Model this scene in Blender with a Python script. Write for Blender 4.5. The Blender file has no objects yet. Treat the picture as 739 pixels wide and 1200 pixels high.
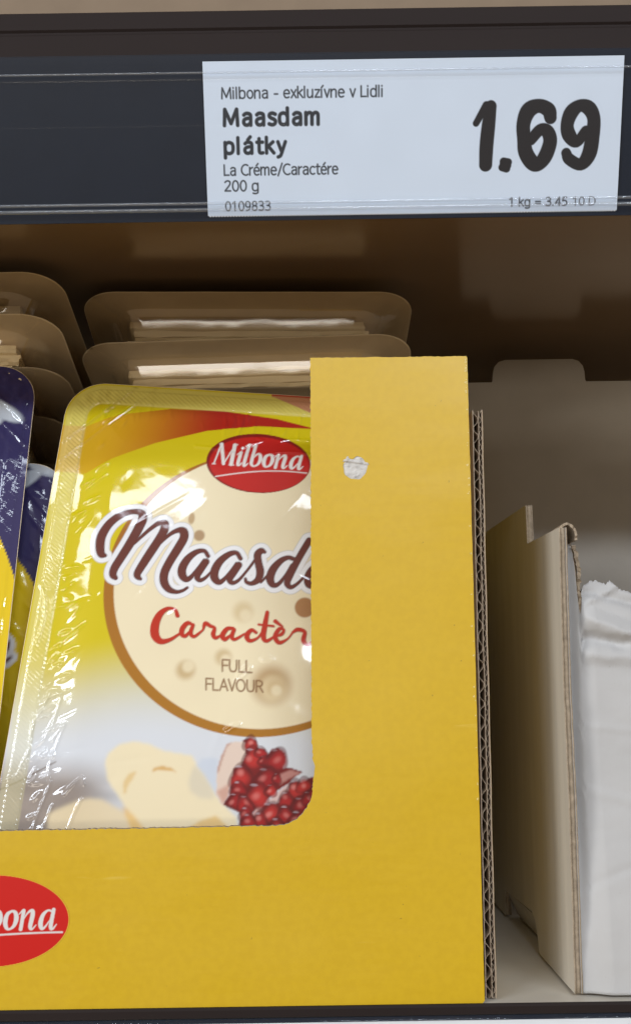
import bpy, bmesh, math, random
import numpy as np
from mathutils import Vector, Matrix

# ------------------------------------------------------------------ camera, world, lamps, exposure
S = bpy.context.scene
COL = S.collection
MM = 0.001
FPX, W0, H0 = 1200.0, 739.0, 1200.0
PITCH, ROLL = math.radians(8.6), math.radians(0.85)
CAM = np.array([0.0, 0.0, 0.105])
_U = np.array([0, -math.sin(PITCH), math.cos(PITCH)])
_F = np.array([0, math.cos(PITCH), math.sin(PITCH)])
_X = np.array([1.0, 0, 0])
_r = math.cos(ROLL) * _X - math.sin(ROLL) * _U
_u = math.cos(ROLL) * _U + math.sin(ROLL) * _X

cd = bpy.data.cameras.new('camera')
cd.sensor_fit = 'VERTICAL'
cd.sensor_height = 36.0
cd.sensor_width = 36.0
cd.lens = 36.0 * FPX / H0
cd.clip_start, cd.clip_end = 0.01, 60
cam = bpy.data.objects.new('camera', cd)
COL.objects.link(cam)
m = Matrix.Identity(4)
for i in range(3):
    m[i][0], m[i][1], m[i][2], m[i][3] = _r[i], _u[i], -_F[i], CAM[i]
cam.matrix_world = m
S.camera = cam

world = bpy.data.worlds.new('World')
S.world = world
world.use_nodes = True
bg = world.node_tree.nodes['Background']
bg.inputs[0].default_value = (1.0, 0.74, 0.48, 1)
bg.inputs[1].default_value = 0.26

def lamp(x, y, z, power, sx, sy, col=(0.90, 1.0, 1.13)):
    L = bpy.data.lights.new('area_lamp', 'AREA')
    L.shape = 'RECTANGLE'; L.size = sx; L.size_y = sy
    L.energy = power; L.color = col
    o = bpy.data.objects.new('area_lamp', L)
    COL.objects.link(o)
    o.location = (x, y, z)
    d = Vector((0, 0.35, 0.1)) - Vector((x, y, z))
    o.rotation_euler = d.to_track_quat('-Z', 'Y').to_euler()
    return o
# key lamps before the shelf in two runs, a ceiling row farther back, and low lamps added to brighten the piled packs
for x in (-2.1, -1.7, -1.3, -0.92, 0.15, 0.53, 0.91):
    lamp(x, -0.95, 0.735, 2.75, 0.32, 0.085)
for k in range(7):
    lamp(-3.55 + 0.95 * k, -2.0, 1.80, 3.6, 0.55, 0.14)
lamp(-3.3, -1.75, 0.19, 42.0, 1.2, 0.45, (1, 0.96, 0.88))  # added low on the left so the piled packs get brighter
lamp(-0.3, -3.1, 0.08, 9.0, 1.5, 0.30, (1, 0.92, 0.80))  # added strip, mirrored as highlights on the clear trays
lamp(-1.75, -3.1, 0.08, 5.5, 0.9, 0.30, (1, 0.92, 0.80))  # second added strip, for highlights on the left pile

S.view_settings.view_transform = 'Standard'
S.view_settings.look = 'None'
S.view_settings.exposure = 0.0
S.view_settings.gamma = 1.0
S.cycles.max_bounces = 10
S.cycles.transparent_max_bounces = 24
S.cycles.use_denoising = True

# ------------------------------------------------------------------ helpers
rnd = random.Random(7)
def ray(x, y):
    return (x - 369.5) * _r - (y - 600) * _u + FPX * _F
def PY(x, y, Y):
    d = ray(x, y); return CAM + d * (Y / d[1])
def lin(c):
    c = np.asarray(c, float) / 255.0
    return np.where(c <= 0.04045, c / 12.92, ((c + 0.055) / 1.055) ** 2.4)

def props(o, label=None, cat=None, group=None, kind=None):
    if label: o['label'] = label
    if cat: o['category'] = cat
    if group: o['group'] = group
    if kind: o['kind'] = kind
    return o
def empty(name, loc=(0, 0, 0), **k):
    o = bpy.data.objects.new(name, None)
    o.empty_display_size = 0.02
    COL.objects.link(o); o.location = loc
    return props(o, **k)
def link(name, me, mats, parent=None, smooth=False, **k):
    o = bpy.data.objects.new(name, me)
    COL.objects.link(o)
    if not isinstance(mats, (list, tuple)): mats = [mats]
    for mt in mats: me.materials.append(mt)
    if parent is not None:
        o.parent = parent
        o.matrix_parent_inverse = Matrix.Translation(-parent_loc(parent))
    if smooth:
        me.polygons.foreach_set('use_smooth', [True] * len(me.polygons))
    return props(o, **k)
def parent_loc(p):
    return Vector(p.location) if p.type == 'EMPTY' else Vector((0, 0, 0))
def mesh(verts, faces):
    me = bpy.data.meshes.new('m')
    me.from_pydata([tuple(map(float, v)) for v in verts], [], faces)
    me.update()
    return me
def box_geo(x0, x1, y0, y1, z0, z1):
    v = [(x0, y0, z0), (x1, y0, z0), (x1, y1, z0), (x0, y1, z0), (x0, y0, z1), (x1, y0, z1), (x1, y1, z1), (x0, y1, z1)]
    f = [(0, 3, 2, 1), (4, 5, 6, 7), (0, 1, 5, 4), (1, 2, 6, 5), (2, 3, 7, 6), (3, 0, 4, 7)]
    return v, f
def bevel_mesh(me, w, seg=2):
    bm = bmesh.new(); bm.from_mesh(me)
    bmesh.ops.recalc_face_normals(bm, faces=bm.faces)
    bmesh.ops.bevel(bm, geom=list(bm.edges), offset=w, segments=seg, affect='EDGES', profile=0.5)
    bm.to_mesh(me); bm.free()
    return me
def box(name, x0, x1, y0, y1, z0, z1, mat, parent=None, bev=0.0, **k):
    me = mesh(*box_geo(x0, x1, y0, y1, z0, z1))
    if bev: bevel_mesh(me, bev)
    return link(name, me, mat, parent, **k)
def profile(name, pts, x0, x1, mat, parent=None, closed=True, smooth=False, nx=1, **k):
    """extrude a (Y,Z) outline along X"""
    n = len(pts); v = []; f = []
    xs = np.linspace(x0, x1, nx + 1)
    for x in xs:
        v += [(x, p[0], p[1]) for p in pts]
    for j in range(nx):
        for i in range(n if closed else n - 1):
            a, b = j * n + i, j * n + (i + 1) % n
            f.append((a, b, b + n, a + n))
    if closed:
        f.append(tuple(range(n))[::-1]); f.append(tuple(range(nx * n, nx * n + n)))
    me = mesh(v, f)
    bm = bmesh.new(); bm.from_mesh(me); bmesh.ops.recalc_face_normals(bm, faces=bm.faces); bm.to_mesh(me); bm.free()
    return link(name, me, mat, parent, smooth, **k)
def plate(outlines, thick):
    """filled 2-D outline (first outer, rest holes) in XY, extruded along Z (0..thick)"""
    cu = bpy.data.curves.new('c', 'CURVE')
    cu.dimensions = '2D'; cu.fill_mode = 'BOTH'; cu.extrude = thick / 2
    for pts in outlines:
        sp = cu.splines.new('POLY'); sp.points.add(len(pts) - 1)
        for p, q in zip(sp.points, pts): p.co = (q[0], q[1], 0, 1)
        sp.use_cyclic_u = True
    o = bpy.data.objects.new('c', cu); COL.objects.link(o)
    dg = bpy.context.evaluated_depsgraph_get()
    me = bpy.data.meshes.new_from_object(o.evaluated_get(dg))
    bpy.data.objects.remove(o); bpy.data.curves.remove(cu)
    for v in me.vertices: v.co.z += thick / 2
    return me
def map_mesh(me, fn):
    for v in me.vertices: v.co = fn(v.co)
    bm = bmesh.new(); bm.from_mesh(me)
    bmesh.ops.remove_doubles(bm, verts=bm.verts, dist=1e-7)
    bmesh.ops.recalc_face_normals(bm, faces=bm.faces); bm.to_mesh(me); bm.free()
    return me
def edge_mat(me, axis, idx=1, thr=0.7):
    for p in me.polygons:
        if abs(p.normal[axis]) < thr: p.material_index = idx
def jag(pts, step, amp, r):
    """resample a polyline and roughen it"""
    out = []
    for a, b in zip(pts[:-1], pts[1:]):
        L = math.hypot(b[0] - a[0], b[1] - a[1]); n = max(1, int(L / step))
        nx, ny = -(b[1] - a[1]) / max(L, 1e-9), (b[0] - a[0]) / max(L, 1e-9)
        for i in range(n):
            t = i / n; d = r.uniform(-amp, amp)
            out.append((a[0] + (b[0] - a[0]) * t + nx * d, a[1] + (b[1] - a[1]) * t + ny * d))
    out.append(pts[-1])
    return out
def grid_mesh(X, Y, Z, keep=None, cols=None):
    ny, nx = X.shape
    co = np.stack([X, Y, Z], -1).reshape(-1, 3)
    idx = np.arange(ny * nx).reshape(ny, nx)
    q = np.stack([idx[:-1, :-1], idx[:-1, 1:], idx[1:, 1:], idx[1:, :-1]], -1).reshape(-1, 4)
    if keep is not None:
        k = keep.reshape(-1); q = q[k[q].any(1)]
    used = np.unique(q); rm = -np.ones(ny * nx, int); rm[used] = np.arange(len(used))
    me = bpy.data.meshes.new('g')
    me.vertices.add(len(used)); me.vertices.foreach_set('co', co[used].astype(np.float32).ravel())
    me.loops.add(len(q) * 4); me.loops.foreach_set('vertex_index', rm[q].ravel().astype(np.int32))
    me.polygons.add(len(q)); me.polygons.foreach_set('loop_start', np.arange(0, len(q) * 4, 4, dtype=np.int32))
    me.update(calc_edges=True)
    me.validate()
    if cols is not None:
        at = me.color_attributes.new('Col', 'FLOAT_COLOR', 'POINT')
        c = np.concatenate([cols.reshape(-1, 3)[used], np.ones((len(used), 1))], 1).astype(np.float32)
        at.data.foreach_set('color', c.ravel())
    return me

# ------------------------------------------------------------------ materials
class NT:
    def __init__(s, name):
        s.m = bpy.data.materials.new(name); s.m.use_nodes = True
        s.t = s.m.node_tree; s.n = s.t.nodes; s.b = s.n['Principled BSDF']; s.o = s.n['Material Output']
    def add(s, ty, **k):
        x = s.n.new(ty)
        for a, v in k.items(): setattr(x, a, v)
        return x
    def l(s, a, b): s.t.links.new(a, b)
def principled(name, col, rough=0.6, spec=0.5, noise=0.06, nscale=120, bump=0.0, bscale=900, coat=0.0, coat_r=0.05,
               stretch=(1, 1, 1), metal=0.0, specks=0.0):
    N = NT(name); b = N.b
    tc = N.add('ShaderNodeTexCoord'); mp = N.add('ShaderNodeMapping'); mp.inputs['Scale'].default_value = stretch
    N.l(tc.outputs['Object'], mp.inputs[0])
    nz = N.add('ShaderNodeTexNoise'); nz.inputs['Scale'].default_value = nscale; nz.inputs['Detail'].default_value = 5
    N.l(mp.outputs[0], nz.inputs['Vector'])
    mx = N.add('ShaderNodeMix', data_type='RGBA', blend_type='MULTIPLY')
    rp = N.add('ShaderNodeMapRange'); rp.inputs[3].default_value = 1 - noise * 2; rp.inputs[4].default_value = 1 + noise * 2
    N.l(nz.outputs[0], rp.inputs[0])
    mx.inputs[0].default_value = 1.0; mx.inputs[6].default_value = (*col, 1)
    cmb = N.add('ShaderNodeCombineColor')
    for i in range(3): N.l(rp.outputs[0], cmb.inputs[i])
    N.l(cmb.outputs[0], mx.inputs[7])
    out = mx.outputs[2]
    if specks:
        n2 = N.add('ShaderNodeTexNoise'); n2.inputs['Scale'].default_value = 700; N.l(tc.outputs['Object'], n2.inputs['Vector'])
        cr = N.add('ShaderNodeMapRange'); cr.inputs[1].default_value = 0.74; cr.inputs[2].default_value = 0.78
        cr.inputs[3].default_value = 0; cr.inputs[4].default_value = specks
        N.l(n2.outputs[0], cr.inputs[0])
        m2 = N.add('ShaderNodeMix', data_type='RGBA'); N.l(cr.outputs[0], m2.inputs[0]); N.l(out, m2.inputs[6])
        m2.inputs[7].default_value = (0.1, 0.07, 0.03, 1); out = m2.outputs[2]
    N.l(out, b.inputs['Base Color'])
    b.inputs['Roughness'].default_value = rough; b.inputs['Specular IOR Level'].default_value = spec
    b.inputs['Metallic'].default_value = metal
    b.inputs['Coat Weight'].default_value = coat; b.inputs['Coat Roughness'].default_value = coat_r
    if bump:
        n3 = N.add('ShaderNodeTexNoise'); n3.inputs['Scale'].default_value = bscale; n3.inputs['Detail'].default_value = 3
        N.l(mp.outputs[0], n3.inputs['Vector'])
        bp = N.add('ShaderNodeBump'); bp.inputs['Strength'].default_value = 1; bp.inputs['Distance'].default_value = bump
        N.l(n3.outputs[0], bp.inputs['Height']); N.l(bp.outputs[0], b.inputs['Normal'])
    return N.m
def printed(name, rough=0.35, coat=1.0, coat_r=0.06, bump=0.0, bscale=300, spec=0.4):
    N = NT(name); b = N.b
    at = N.add('ShaderNodeVertexColor', layer_name='Col')
    N.l(at.outputs[0], b.inputs['Base Color'])
    b.inputs['Roughness'].default_value = rough; b.inputs['Specular IOR Level'].default_value = spec
    b.inputs['Coat Weight'].default_value = coat; b.inputs['Coat Roughness'].default_value = coat_r
    if bump:
        tc = N.add('ShaderNodeTexCoord')
        n3 = N.add('ShaderNodeTexNoise'); n3.inputs['Scale'].default_value = bscale; n3.inputs['Detail'].default_value = 2
        N.l(tc.outputs['Object'], n3.inputs['Vector'])
        bp = N.add('ShaderNodeBump'); bp.inputs['Distance'].default_value = bump
        N.l(n3.outputs[0], bp.inputs['Height']); N.l(bp.outputs[0], b.inputs['Normal'])
        N.l(bp.outputs[0], b.inputs['Coat Normal'])
    return N.m
def clear(name, tint=(0.96, 0.96, 0.96), rough=0.06, f0=0.05, bump=0.0, bscale=200):
    """thin clear plastic: transparent sheet with a Fresnel gloss"""
    N = NT(name); N.n.remove(N.b)
    tr = N.add('ShaderNodeBsdfTransparent'); tr.inputs[0].default_value = (*tint, 1)
    gl = N.add('ShaderNodeBsdfGlossy'); gl.inputs['Roughness'].default_value = rough
    lw = N.add('ShaderNodeLayerWeight'); lw.inputs[0].default_value = 0.5
    pw = N.add('ShaderNodeMath', operation='POWER'); pw.inputs[1].default_value = 4.5; N.l(lw.outputs['Facing'], pw.inputs[0])
    fr = N.add('ShaderNodeMath', operation='MULTIPLY_ADD'); fr.inputs[1].default_value = 0.8; fr.inputs[2].default_value = f0; N.l(pw.outputs[0], fr.inputs[0])
    mx = N.add('ShaderNodeMixShader')
    N.l(fr.outputs[0], mx.inputs[0]); N.l(tr.outputs[0], mx.inputs[1]); N.l(gl.outputs[0], mx.inputs[2])
    N.l(mx.outputs[0], N.o.inputs[0])
    if bump:
        tc = N.add('ShaderNodeTexCoord')
        n3 = N.add('ShaderNodeTexNoise'); n3.inputs['Scale'].default_value = bscale; N.l(tc.outputs['Object'], n3.inputs['Vector'])
        bp = N.add('ShaderNodeBump'); bp.inputs['Distance'].default_value = bump
        N.l(n3.outputs[0], bp.inputs['Height']); N.l(bp.outputs[0], gl.inputs['Normal']); N.l(bp.outputs[0], lw.inputs['Normal'])
    return N.m

M = {}
def yellow_card():
    N = NT('yellow_card'); b = N.b
    tc = N.add('ShaderNodeTexCoord')
    def noise(scale, stretch=(1, 1, 1), detail=4):
        mp = N.add('ShaderNodeMapping'); mp.inputs['Scale'].default_value = stretch; N.l(tc.outputs['Object'], mp.inputs[0])
        n = N.add('ShaderNodeTexNoise'); n.inputs['Scale'].default_value = scale; n.inputs['Detail'].default_value = detail
        N.l(mp.outputs[0], n.inputs['Vector']); return n.outputs[0]
    def rng(v, a0, a1, b0, b1):
        r = N.add('ShaderNodeMapRange'); N.l(v, r.inputs[0])
        for i, x in enumerate((a0, a1, b0, b1)): r.inputs[i + 1].default_value = x
        return r.outputs[0]
    def mix(fac, a, col):
        m = N.add('ShaderNodeMix', data_type='RGBA'); N.l(fac, m.inputs[0])
        if isinstance(a, tuple): m.inputs[6].default_value = (*a, 1)
        else: N.l(a, m.inputs[6])
        m.inputs[7].default_value = (*col, 1); return m.outputs[2]
    c = mix(rng(noise(420, detail=2), .35, .65, 0, 1), (0.615, 0.400, 0.011), (0.590, 0.378, 0.010))     # print grain
    c = mix(rng(noise(14), 0.4, .75, 0, .12), c, (0.52, 0.325, 0.010))                                  # uneven ink
    c = mix(rng(noise(120, (0.25, 1, 2.2)), .70, .76, 0, .35), c, (0.74, 0.56, 0.12))                   # rubbed scuffs
    c = mix(rng(noise(520), .735, .765, 0, .55), c, (0.14, 0.09, 0.03))                                # specks
    N.l(c, b.inputs['Base Color'])
    N.l(rng(noise(30), .3, .7, .31, .42), b.inputs['Roughness']); b.inputs['Specular IOR Level'].default_value = 0.5
    h1 = N.add('ShaderNodeBump'); h1.inputs['Distance'].default_value = 0.0011; N.l(noise(11, (1, 1, 1.8), 2), h1.inputs['Height'])   # slight waviness
    h2 = N.add('ShaderNodeBump'); h2.inputs['Distance'].default_value = 0.00005; N.l(noise(300, (0.2, 1, 1), 3), h2.inputs['Height']); N.l(h1.outputs[0], h2.inputs['Normal'])
    N.l(h2.outputs[0], b.inputs['Normal'])
    return N.m
M['yellow'] = yellow_card()
M['kraft_edge'] = principled('kraft_edge', (0.36, 0.29, 0.21), 0.9, 0.2, 0.25, 500, 0.0002, 1500)
M['paper_core'] = principled('paper_core', (0.42, 0.335, 0.25), 0.9, 0.2, 0.15, 600)
M['white_card'] = principled('white_card', (0.48, 0.478, 0.475), 0.6, 0.3, 0.05, 40, 0.0002, 160, specks=0.15)
M['beige_card'] = principled('beige_card', (0.56, 0.46, 0.33), 0.75, 0.3, 0.07, 90, 0.0001, 500, stretch=(1, 1, 0.15))
M['grey_card'] = principled('grey_card', (0.43, 0.39, 0.335), 0.7, 0.3, 0.05, 60, 0.0001, 400)
M['torn'] = principled('torn_paper', (0.58, 0.56, 0.53), 0.9, 0.2, 0.25, 420, 0.0006, 420)
M['cream_card'] = principled('cream_card', (0.56, 0.52, 0.45), 0.7, 0.3, 0.07, 160, 0.0002, 300, stretch=(1, 1, 0.12))
M['kraft'] = principled('kraft_card', (0.22, 0.165, 0.115), 0.8, 0.2, 0.06, 90)
M['deck'] = principled('cream_deck', (0.66, 0.62, 0.54), 0.35, 0.5, 0.05, 60)
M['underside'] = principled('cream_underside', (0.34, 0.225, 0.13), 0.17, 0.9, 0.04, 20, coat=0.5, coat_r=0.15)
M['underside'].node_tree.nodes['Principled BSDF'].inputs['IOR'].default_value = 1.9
M['navy'] = principled('navy_metal', (0.011, 0.017, 0.030), 0.4, 0.3, 0.06, 80)
M['lip'] = principled('dark_lip', (0.021, 0.015, 0.014), 0.6, 0.12, 0.08, 40, stretch=(0.2, 1, 1))
M['tagpaper'] = printed('tag_paper', 0.6, 0.0, 0.1)
M['ink'] = principled('black_ink', (0.03, 0.03, 0.035), 0.6, 0.3, 0.1, 300)
M['blank'] = principled('white_label', (0.78, 0.80, 0.82), 0.6, 0.3, 0.03, 100)
M['cover'] = clear('clear_cover', (0.95, 0.96, 0.97), 0.07, 0.018)
N_ = NT('pale_ridge'); N_.n.remove(N_.b)
_t = N_.add('ShaderNodeBsdfTransparent'); _t.inputs[0].default_value = (.9, .92, .95, 1)
_d = N_.add('ShaderNodeBsdfDiffuse'); _d.inputs[0].default_value = (.55, .62, .70, 1)  # pale diffuse share puts the ridge's bright glint line into its colour
_g = N_.add('ShaderNodeBsdfGlossy'); _g.inputs['Roughness'].default_value = .12
_m = N_.add('ShaderNodeMixShader'); _m.inputs[0].default_value = .16; N_.l(_t.outputs[0], _m.inputs[1]); N_.l(_d.outputs[0], _m.inputs[2])
_k = N_.add('ShaderNodeMixShader'); _k.inputs[0].default_value = .12; N_.l(_m.outputs[0], _k.inputs[1]); N_.l(_g.outputs[0], _k.inputs[2]); N_.l(_k.outputs[0], N_.o.inputs[0])
M['ridge'] = N_.m
M['film'] = printed('printed_film', 0.5, 1.0, 0.05, 0.00002, 160, 0.2)
M['film_plain'] = printed('printed_film_plain', 0.5, 0.7, 0.10, 0.0001, 120, 0.2)
M['backing'] = principled('film_backing', (0.90, 0.74, 0.50), 0.4, 0.5, 0.08, 40, 0.0003, 60)
M['tray'] = clear('clear_tray', (0.97, 0.95, 0.92), 0.075, 0.13, 0.00022, 40)
M['cheese'] = principled('cheese', (0.90, 0.76, 0.49), 0.45, 0.4, 0.06, 70, 0.0003, 200)
M['logo'] = printed('logo_print', 0.4, 0.0, 0.1)
M['wall'] = principled('back_wall', (0.30, 0.24, 0.17), 0.5, 0.4, 0.04, 20)

# ------------------------------------------------------------------ the setting
XL, XR = -0.55, 0.55
deck = box('shelf_deck', XL, XR, 0.3399, 0.66, -0.004, 0.0, M['deck'], kind='structure')
up = box('upper_shelf', XL, XR, 0.3035, 0.66, 0.268, 0.274, M['underside'], kind='structure')
props(box('back_wall', XL, XR, 0.66, 0.672, -0.2, 0.6, M['wall']), kind='structure')
for nm, a, b in (('side_wall', XL - 0.012, XL), ('side_wall', XR, XR + 0.012)):
    props(box(nm, a, b, 0.30, 0.66, -0.2, 0.6, M['wall']), kind='structure')
# front lip of the lower shelf
profile('shelf_lip', [(0.3388, -0.0027), (0.3388, -0.0005), (0.3392, 0.0002), (0.33985, 0.0002), (0.33985, -0.0027)], XL, XR, M['lip'], deck)
# dark lip of the upper shelf above the rail: two stepped bands
profile('shelf_lip', [(0.2835, 0.2872), (0.2835, 0.2942), (0.2841, 0.2948), (0.2841, 0.2955), (0.2835, 0.2961), (0.2835, 0.3014),
                      (0.2841, 0.3020), (0.3034, 0.3020), (0.3034, 0.2872)], XL, XR, M['lip'], up)
box('shelf_web', XL, XR, 0.3012, 0.3033, 0.2560, 0.2870, M['lip'], up)

# ------------------------------------------------------------------ price rail of the upper shelf
T = np.array([0.2835, 0.2851]); B = np.array([0.3000, 0.2436])
TB = np.linalg.norm(B - T); dt = (B - T) / TB; nt = np.array([-dt[1] * -1, dt[0] * -1]); nt = np.array([dt[1], -dt[0]])
def rp(s, off): return tuple(T + dt * s * MM + nt * off * MM)
rail = empty('price_rail', (0, 0.2835, 0.2851), label='dark navy price rail with clear ridged cover along the upper shelf edge', cat='price rail')
profile('channel', [rp(-2.2, -0.8), rp(45.3, -0.8), rp(45.3, 0.3), rp(46.2, 0.3), rp(46.2, -2.2), rp(-2.2, -2.2)], XL, XR, M['navy'], rail)
prof = []
for s in np.concatenate([np.arange(-1.8, 46.0, 0.1)]):
    o = 0.55 + 0.012 * math.sin(s * 1.1) + 0.004 * math.sin(s * 3.7)
    for c, w, h in ((18.8, 0.8, 0.06), (6.0, 0.9, 0.03)):
        o += h * math.exp(-((s - c) / w) ** 2)
    prof.append(rp(s, o))
cov = profile('cover', prof, XL, XR, M['cover'], rail, closed=False, smooth=True)
for sc_, rad in ((3.4, .34), (41.0, .50), (42.9, .62)):
    ring = []
    for k in range(13):
        a = math.pi * k / 12
        ring.append(rp(sc_ + rad * math.cos(a), 1.05 + rad * .9 * math.sin(a)))
    profile('ridge', ring, XL, XR, M['ridge'], cov, closed=False, smooth=True)

# ------------------------------------------------------------------ stroke lettering (distance fields on a grid)
def smooth_stroke(pts, sub=6):
    P = np.array(pts, float)
    if len(P) < 3: return P
    Q = np.vstack([2 * P[0] - P[1], P, 2 * P[-1] - P[-2]])
    out = []
    for i in range(1, len(Q) - 2):
        p0, p1, p2, p3 = Q[i - 1], Q[i], Q[i + 1], Q[i + 2]
        for t in np.linspace(0, 1, sub, endpoint=False):
            out.append(0.5 * ((2 * p1) + (-p0 + p2) * t + (2 * p0 - 5 * p1 + 4 * p2 - p3) * t * t + (-p0 + 3 * p1 - 3 * p2 + p3) * t ** 3))
    out.append(Q[-2])
    return np.array(out)
def field(gx, gy, strokes, pad):
    """min over strokes of distance minus half width, on the regular grid gx x gy"""
    Fd = np.full((len(gy), len(gx)), 99.0)
    for st in strokes:
        for a, b in zip(st[:-1], st[1:]):
            rr = max(a[2], b[2], 0) + pad
            i0, i1 = np.searchsorted(gx, [min(a[0], b[0]) - rr, max(a[0], b[0]) + rr])
            j0, j1 = np.searchsorted(gy, [min(a[1], b[1]) - rr, max(a[1], b[1]) + rr])
            if i0 >= i1 or j0 >= j1: continue
            X, Y = np.meshgrid(gx[i0:i1], gy[j0:j1])
            d = b[:2] - a[:2]; L2 = max(d @ d, 1e-12)
            t = np.clip(((X - a[0]) * d[0] + (Y - a[1]) * d[1]) / L2, 0, 1)
            D = np.hypot(X - a[0] - t * d[0], Y - a[1] - t * d[1]) - (a[2] + (b[2] - a[2]) * t)
            Fd[j0:j1, i0:i1] = np.minimum(Fd[j0:j1, i0:i1], D)
    return Fd
def cover01(Fd, w): return np.clip(0.5 - Fd / w, 0, 1)
def lay(C, a, col):
    col = np.asarray(col, float)
    return C * (1 - a[..., None]) + col * a[..., None]
def inside(X, Y, poly):
    poly = np.array(poly); r = np.zeros(X.shape, bool); j = len(poly) - 1
    for i in range(len(poly)):
        xi, yi = poly[i]; xj, yj = poly[j]
        c = ((yi > Y) != (yj > Y)) & (X < (xj - xi) * (Y - yi) / (yj - yi + 1e-12) + xi)
        r ^= c; j = i
    return r
def soft(mask, n=1):
    a = mask.astype(float)
    for _ in range(n):
        p = np.pad(a, 1, mode='edge')
        a = (p[1:-1, 1:-1] * 2 + p[:-2, 1:-1] + p[2:, 1:-1] + p[1:-1, :-2] + p[1:-1, 2:]) / 6
    return a
def vnoise(X, Y, sc, seed=0):
    r = np.random.RandomState(seed); t = r.rand(256, 256)
    x, y = X * sc + 40.3, Y * sc + 17.7
    xi, yi = np.floor(x).astype(int), np.floor(y).astype(int); fx, fy = x - xi, y - yi
    fx, fy = fx * fx * (3 - 2 * fx), fy * fy * (3 - 2 * fy)
    g = lambda a, b: t[b % 256, a % 256]
    return (g(xi, yi) * (1 - fx) + g(xi + 1, yi) * fx) * (1 - fy) + (g(xi, yi + 1) * (1 - fx) + g(xi + 1, yi + 1) * fx) * fy

# serif italic lettering of the oval emblem; unit: x height 1, y up
EMBLEM = [
    # M
    [(0.02, 0.0, .04), (0.22, 0.0, .04)], [(0.12, 0.02, .05), (0.50, 1.52, .07)], [(0.38, 1.54, .04), (0.55, 1.54, .05)],
    [(0.50, 1.5, .13), (0.78, 0.05, .12)], [(0.78, 0.05, .05), (1.46, 1.5, .05)], [(1.42, 1.5, .14), (1.30, 0.05, .14)],
    [(1.16, 0.0, .04), (1.5, 0.0, .04)], [(1.4, 1.54, .04), (1.6, 1.54, .04)],
    # i
    [(1.66, 0.78, .03), (1.86, 0.97, .06)], [(1.90, 0.95, .12), (1.76, 0.15, .12), (1.86, 0.02, .07), (2.02, 0.2, .03)], [(1.97, 1.30, .10), (1.975, 1.31, .10)],
    # l
    [(2.18, 1.45, .03), (2.36, 1.58, .06)], [(2.42, 1.58, .11), (2.18, 0.18, .12), (2.28, 0.02, .07), (2.45, 0.2, .03)],
    # b
    [(2.62, 1.45, .03), (2.80, 1.58, .06)], [(2.86, 1.58, .11), (2.68, 0.4, .12), (2.70, 0.12, .10), (2.86, 0.02, .06), (3.10, 0.15, .08), (3.26, 0.5, .13), (3.22, 0.85, .12), (3.05, 0.93, .07), (2.78, 0.62, .03)],
    # o
    [(3.86, 0.95, .06), (3.62, 0.78, .11), (3.52, 0.42, .14), (3.58, 0.12, .11), (3.74, 0.03, .06), (3.98, 0.2, .10), (4.10, 0.56, .14), (4.04, 0.86, .11), (3.86, 0.95, .06)],
    # n
    [(4.24, 0.78, .03), (4.42, 0.96, .06)], [(4.48, 0.95, .11), (4.34, 0.02, .11)], [(4.40, 0.40, .03), (4.68, 0.82, .05), (4.90, 0.95, .10), (4.96, 0.78, .13), (4.84, 0.16, .12), (4.94, 0.02, .06), (5.14, 0.22, .03)],
    # a
    [(5.98, 0.90, .06), (5.76, 0.95, .06), (5.50, 0.72, .11), (5.38, 0.32, .14), (5.44, 0.06, .11), (5.60, 0.10, .06), (5.90, 0.5, .03)], [(6.06, 0.98, .11), (5.92, 0.16, .12), (6.02, 0.02, .07), (6.22, 0.24, .03)],
]
def emblem_strokes(ox, oy, s, rot, bold=1.0):
    c, sn = math.cos(rot), math.sin(rot); out = []
    for st in EMBLEM:
        P = smooth_stroke(st)
        out.append(np.stack([ox + s * (P[:, 0] * c - P[:, 1] * sn), oy + s * (P[:, 0] * sn + P[:, 1] * c), P[:, 2] * s * bold], 1))
    return out

# ------------------------------------------------------------------ the price tag in the rail
TAGX0, TAGX1 = -31.9, 94.7
tagW, tagH = TAGX1 - TAGX0, TB / MM
def tagpix(x, y):
    """photo position to (u right, v down) in mm on the tag"""
    d = ray(x, y); n3 = np.array([0, nt[0], nt[1]]); O = np.array([0, T[0], T[1]])
    p = CAM + d * (((O - CAM) @ n3) / (d @ n3)); q = p - O
    return p[0] / MM - TAGX0, (q[1] * dt[0] + q[2] * dt[1]) / MM

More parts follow.
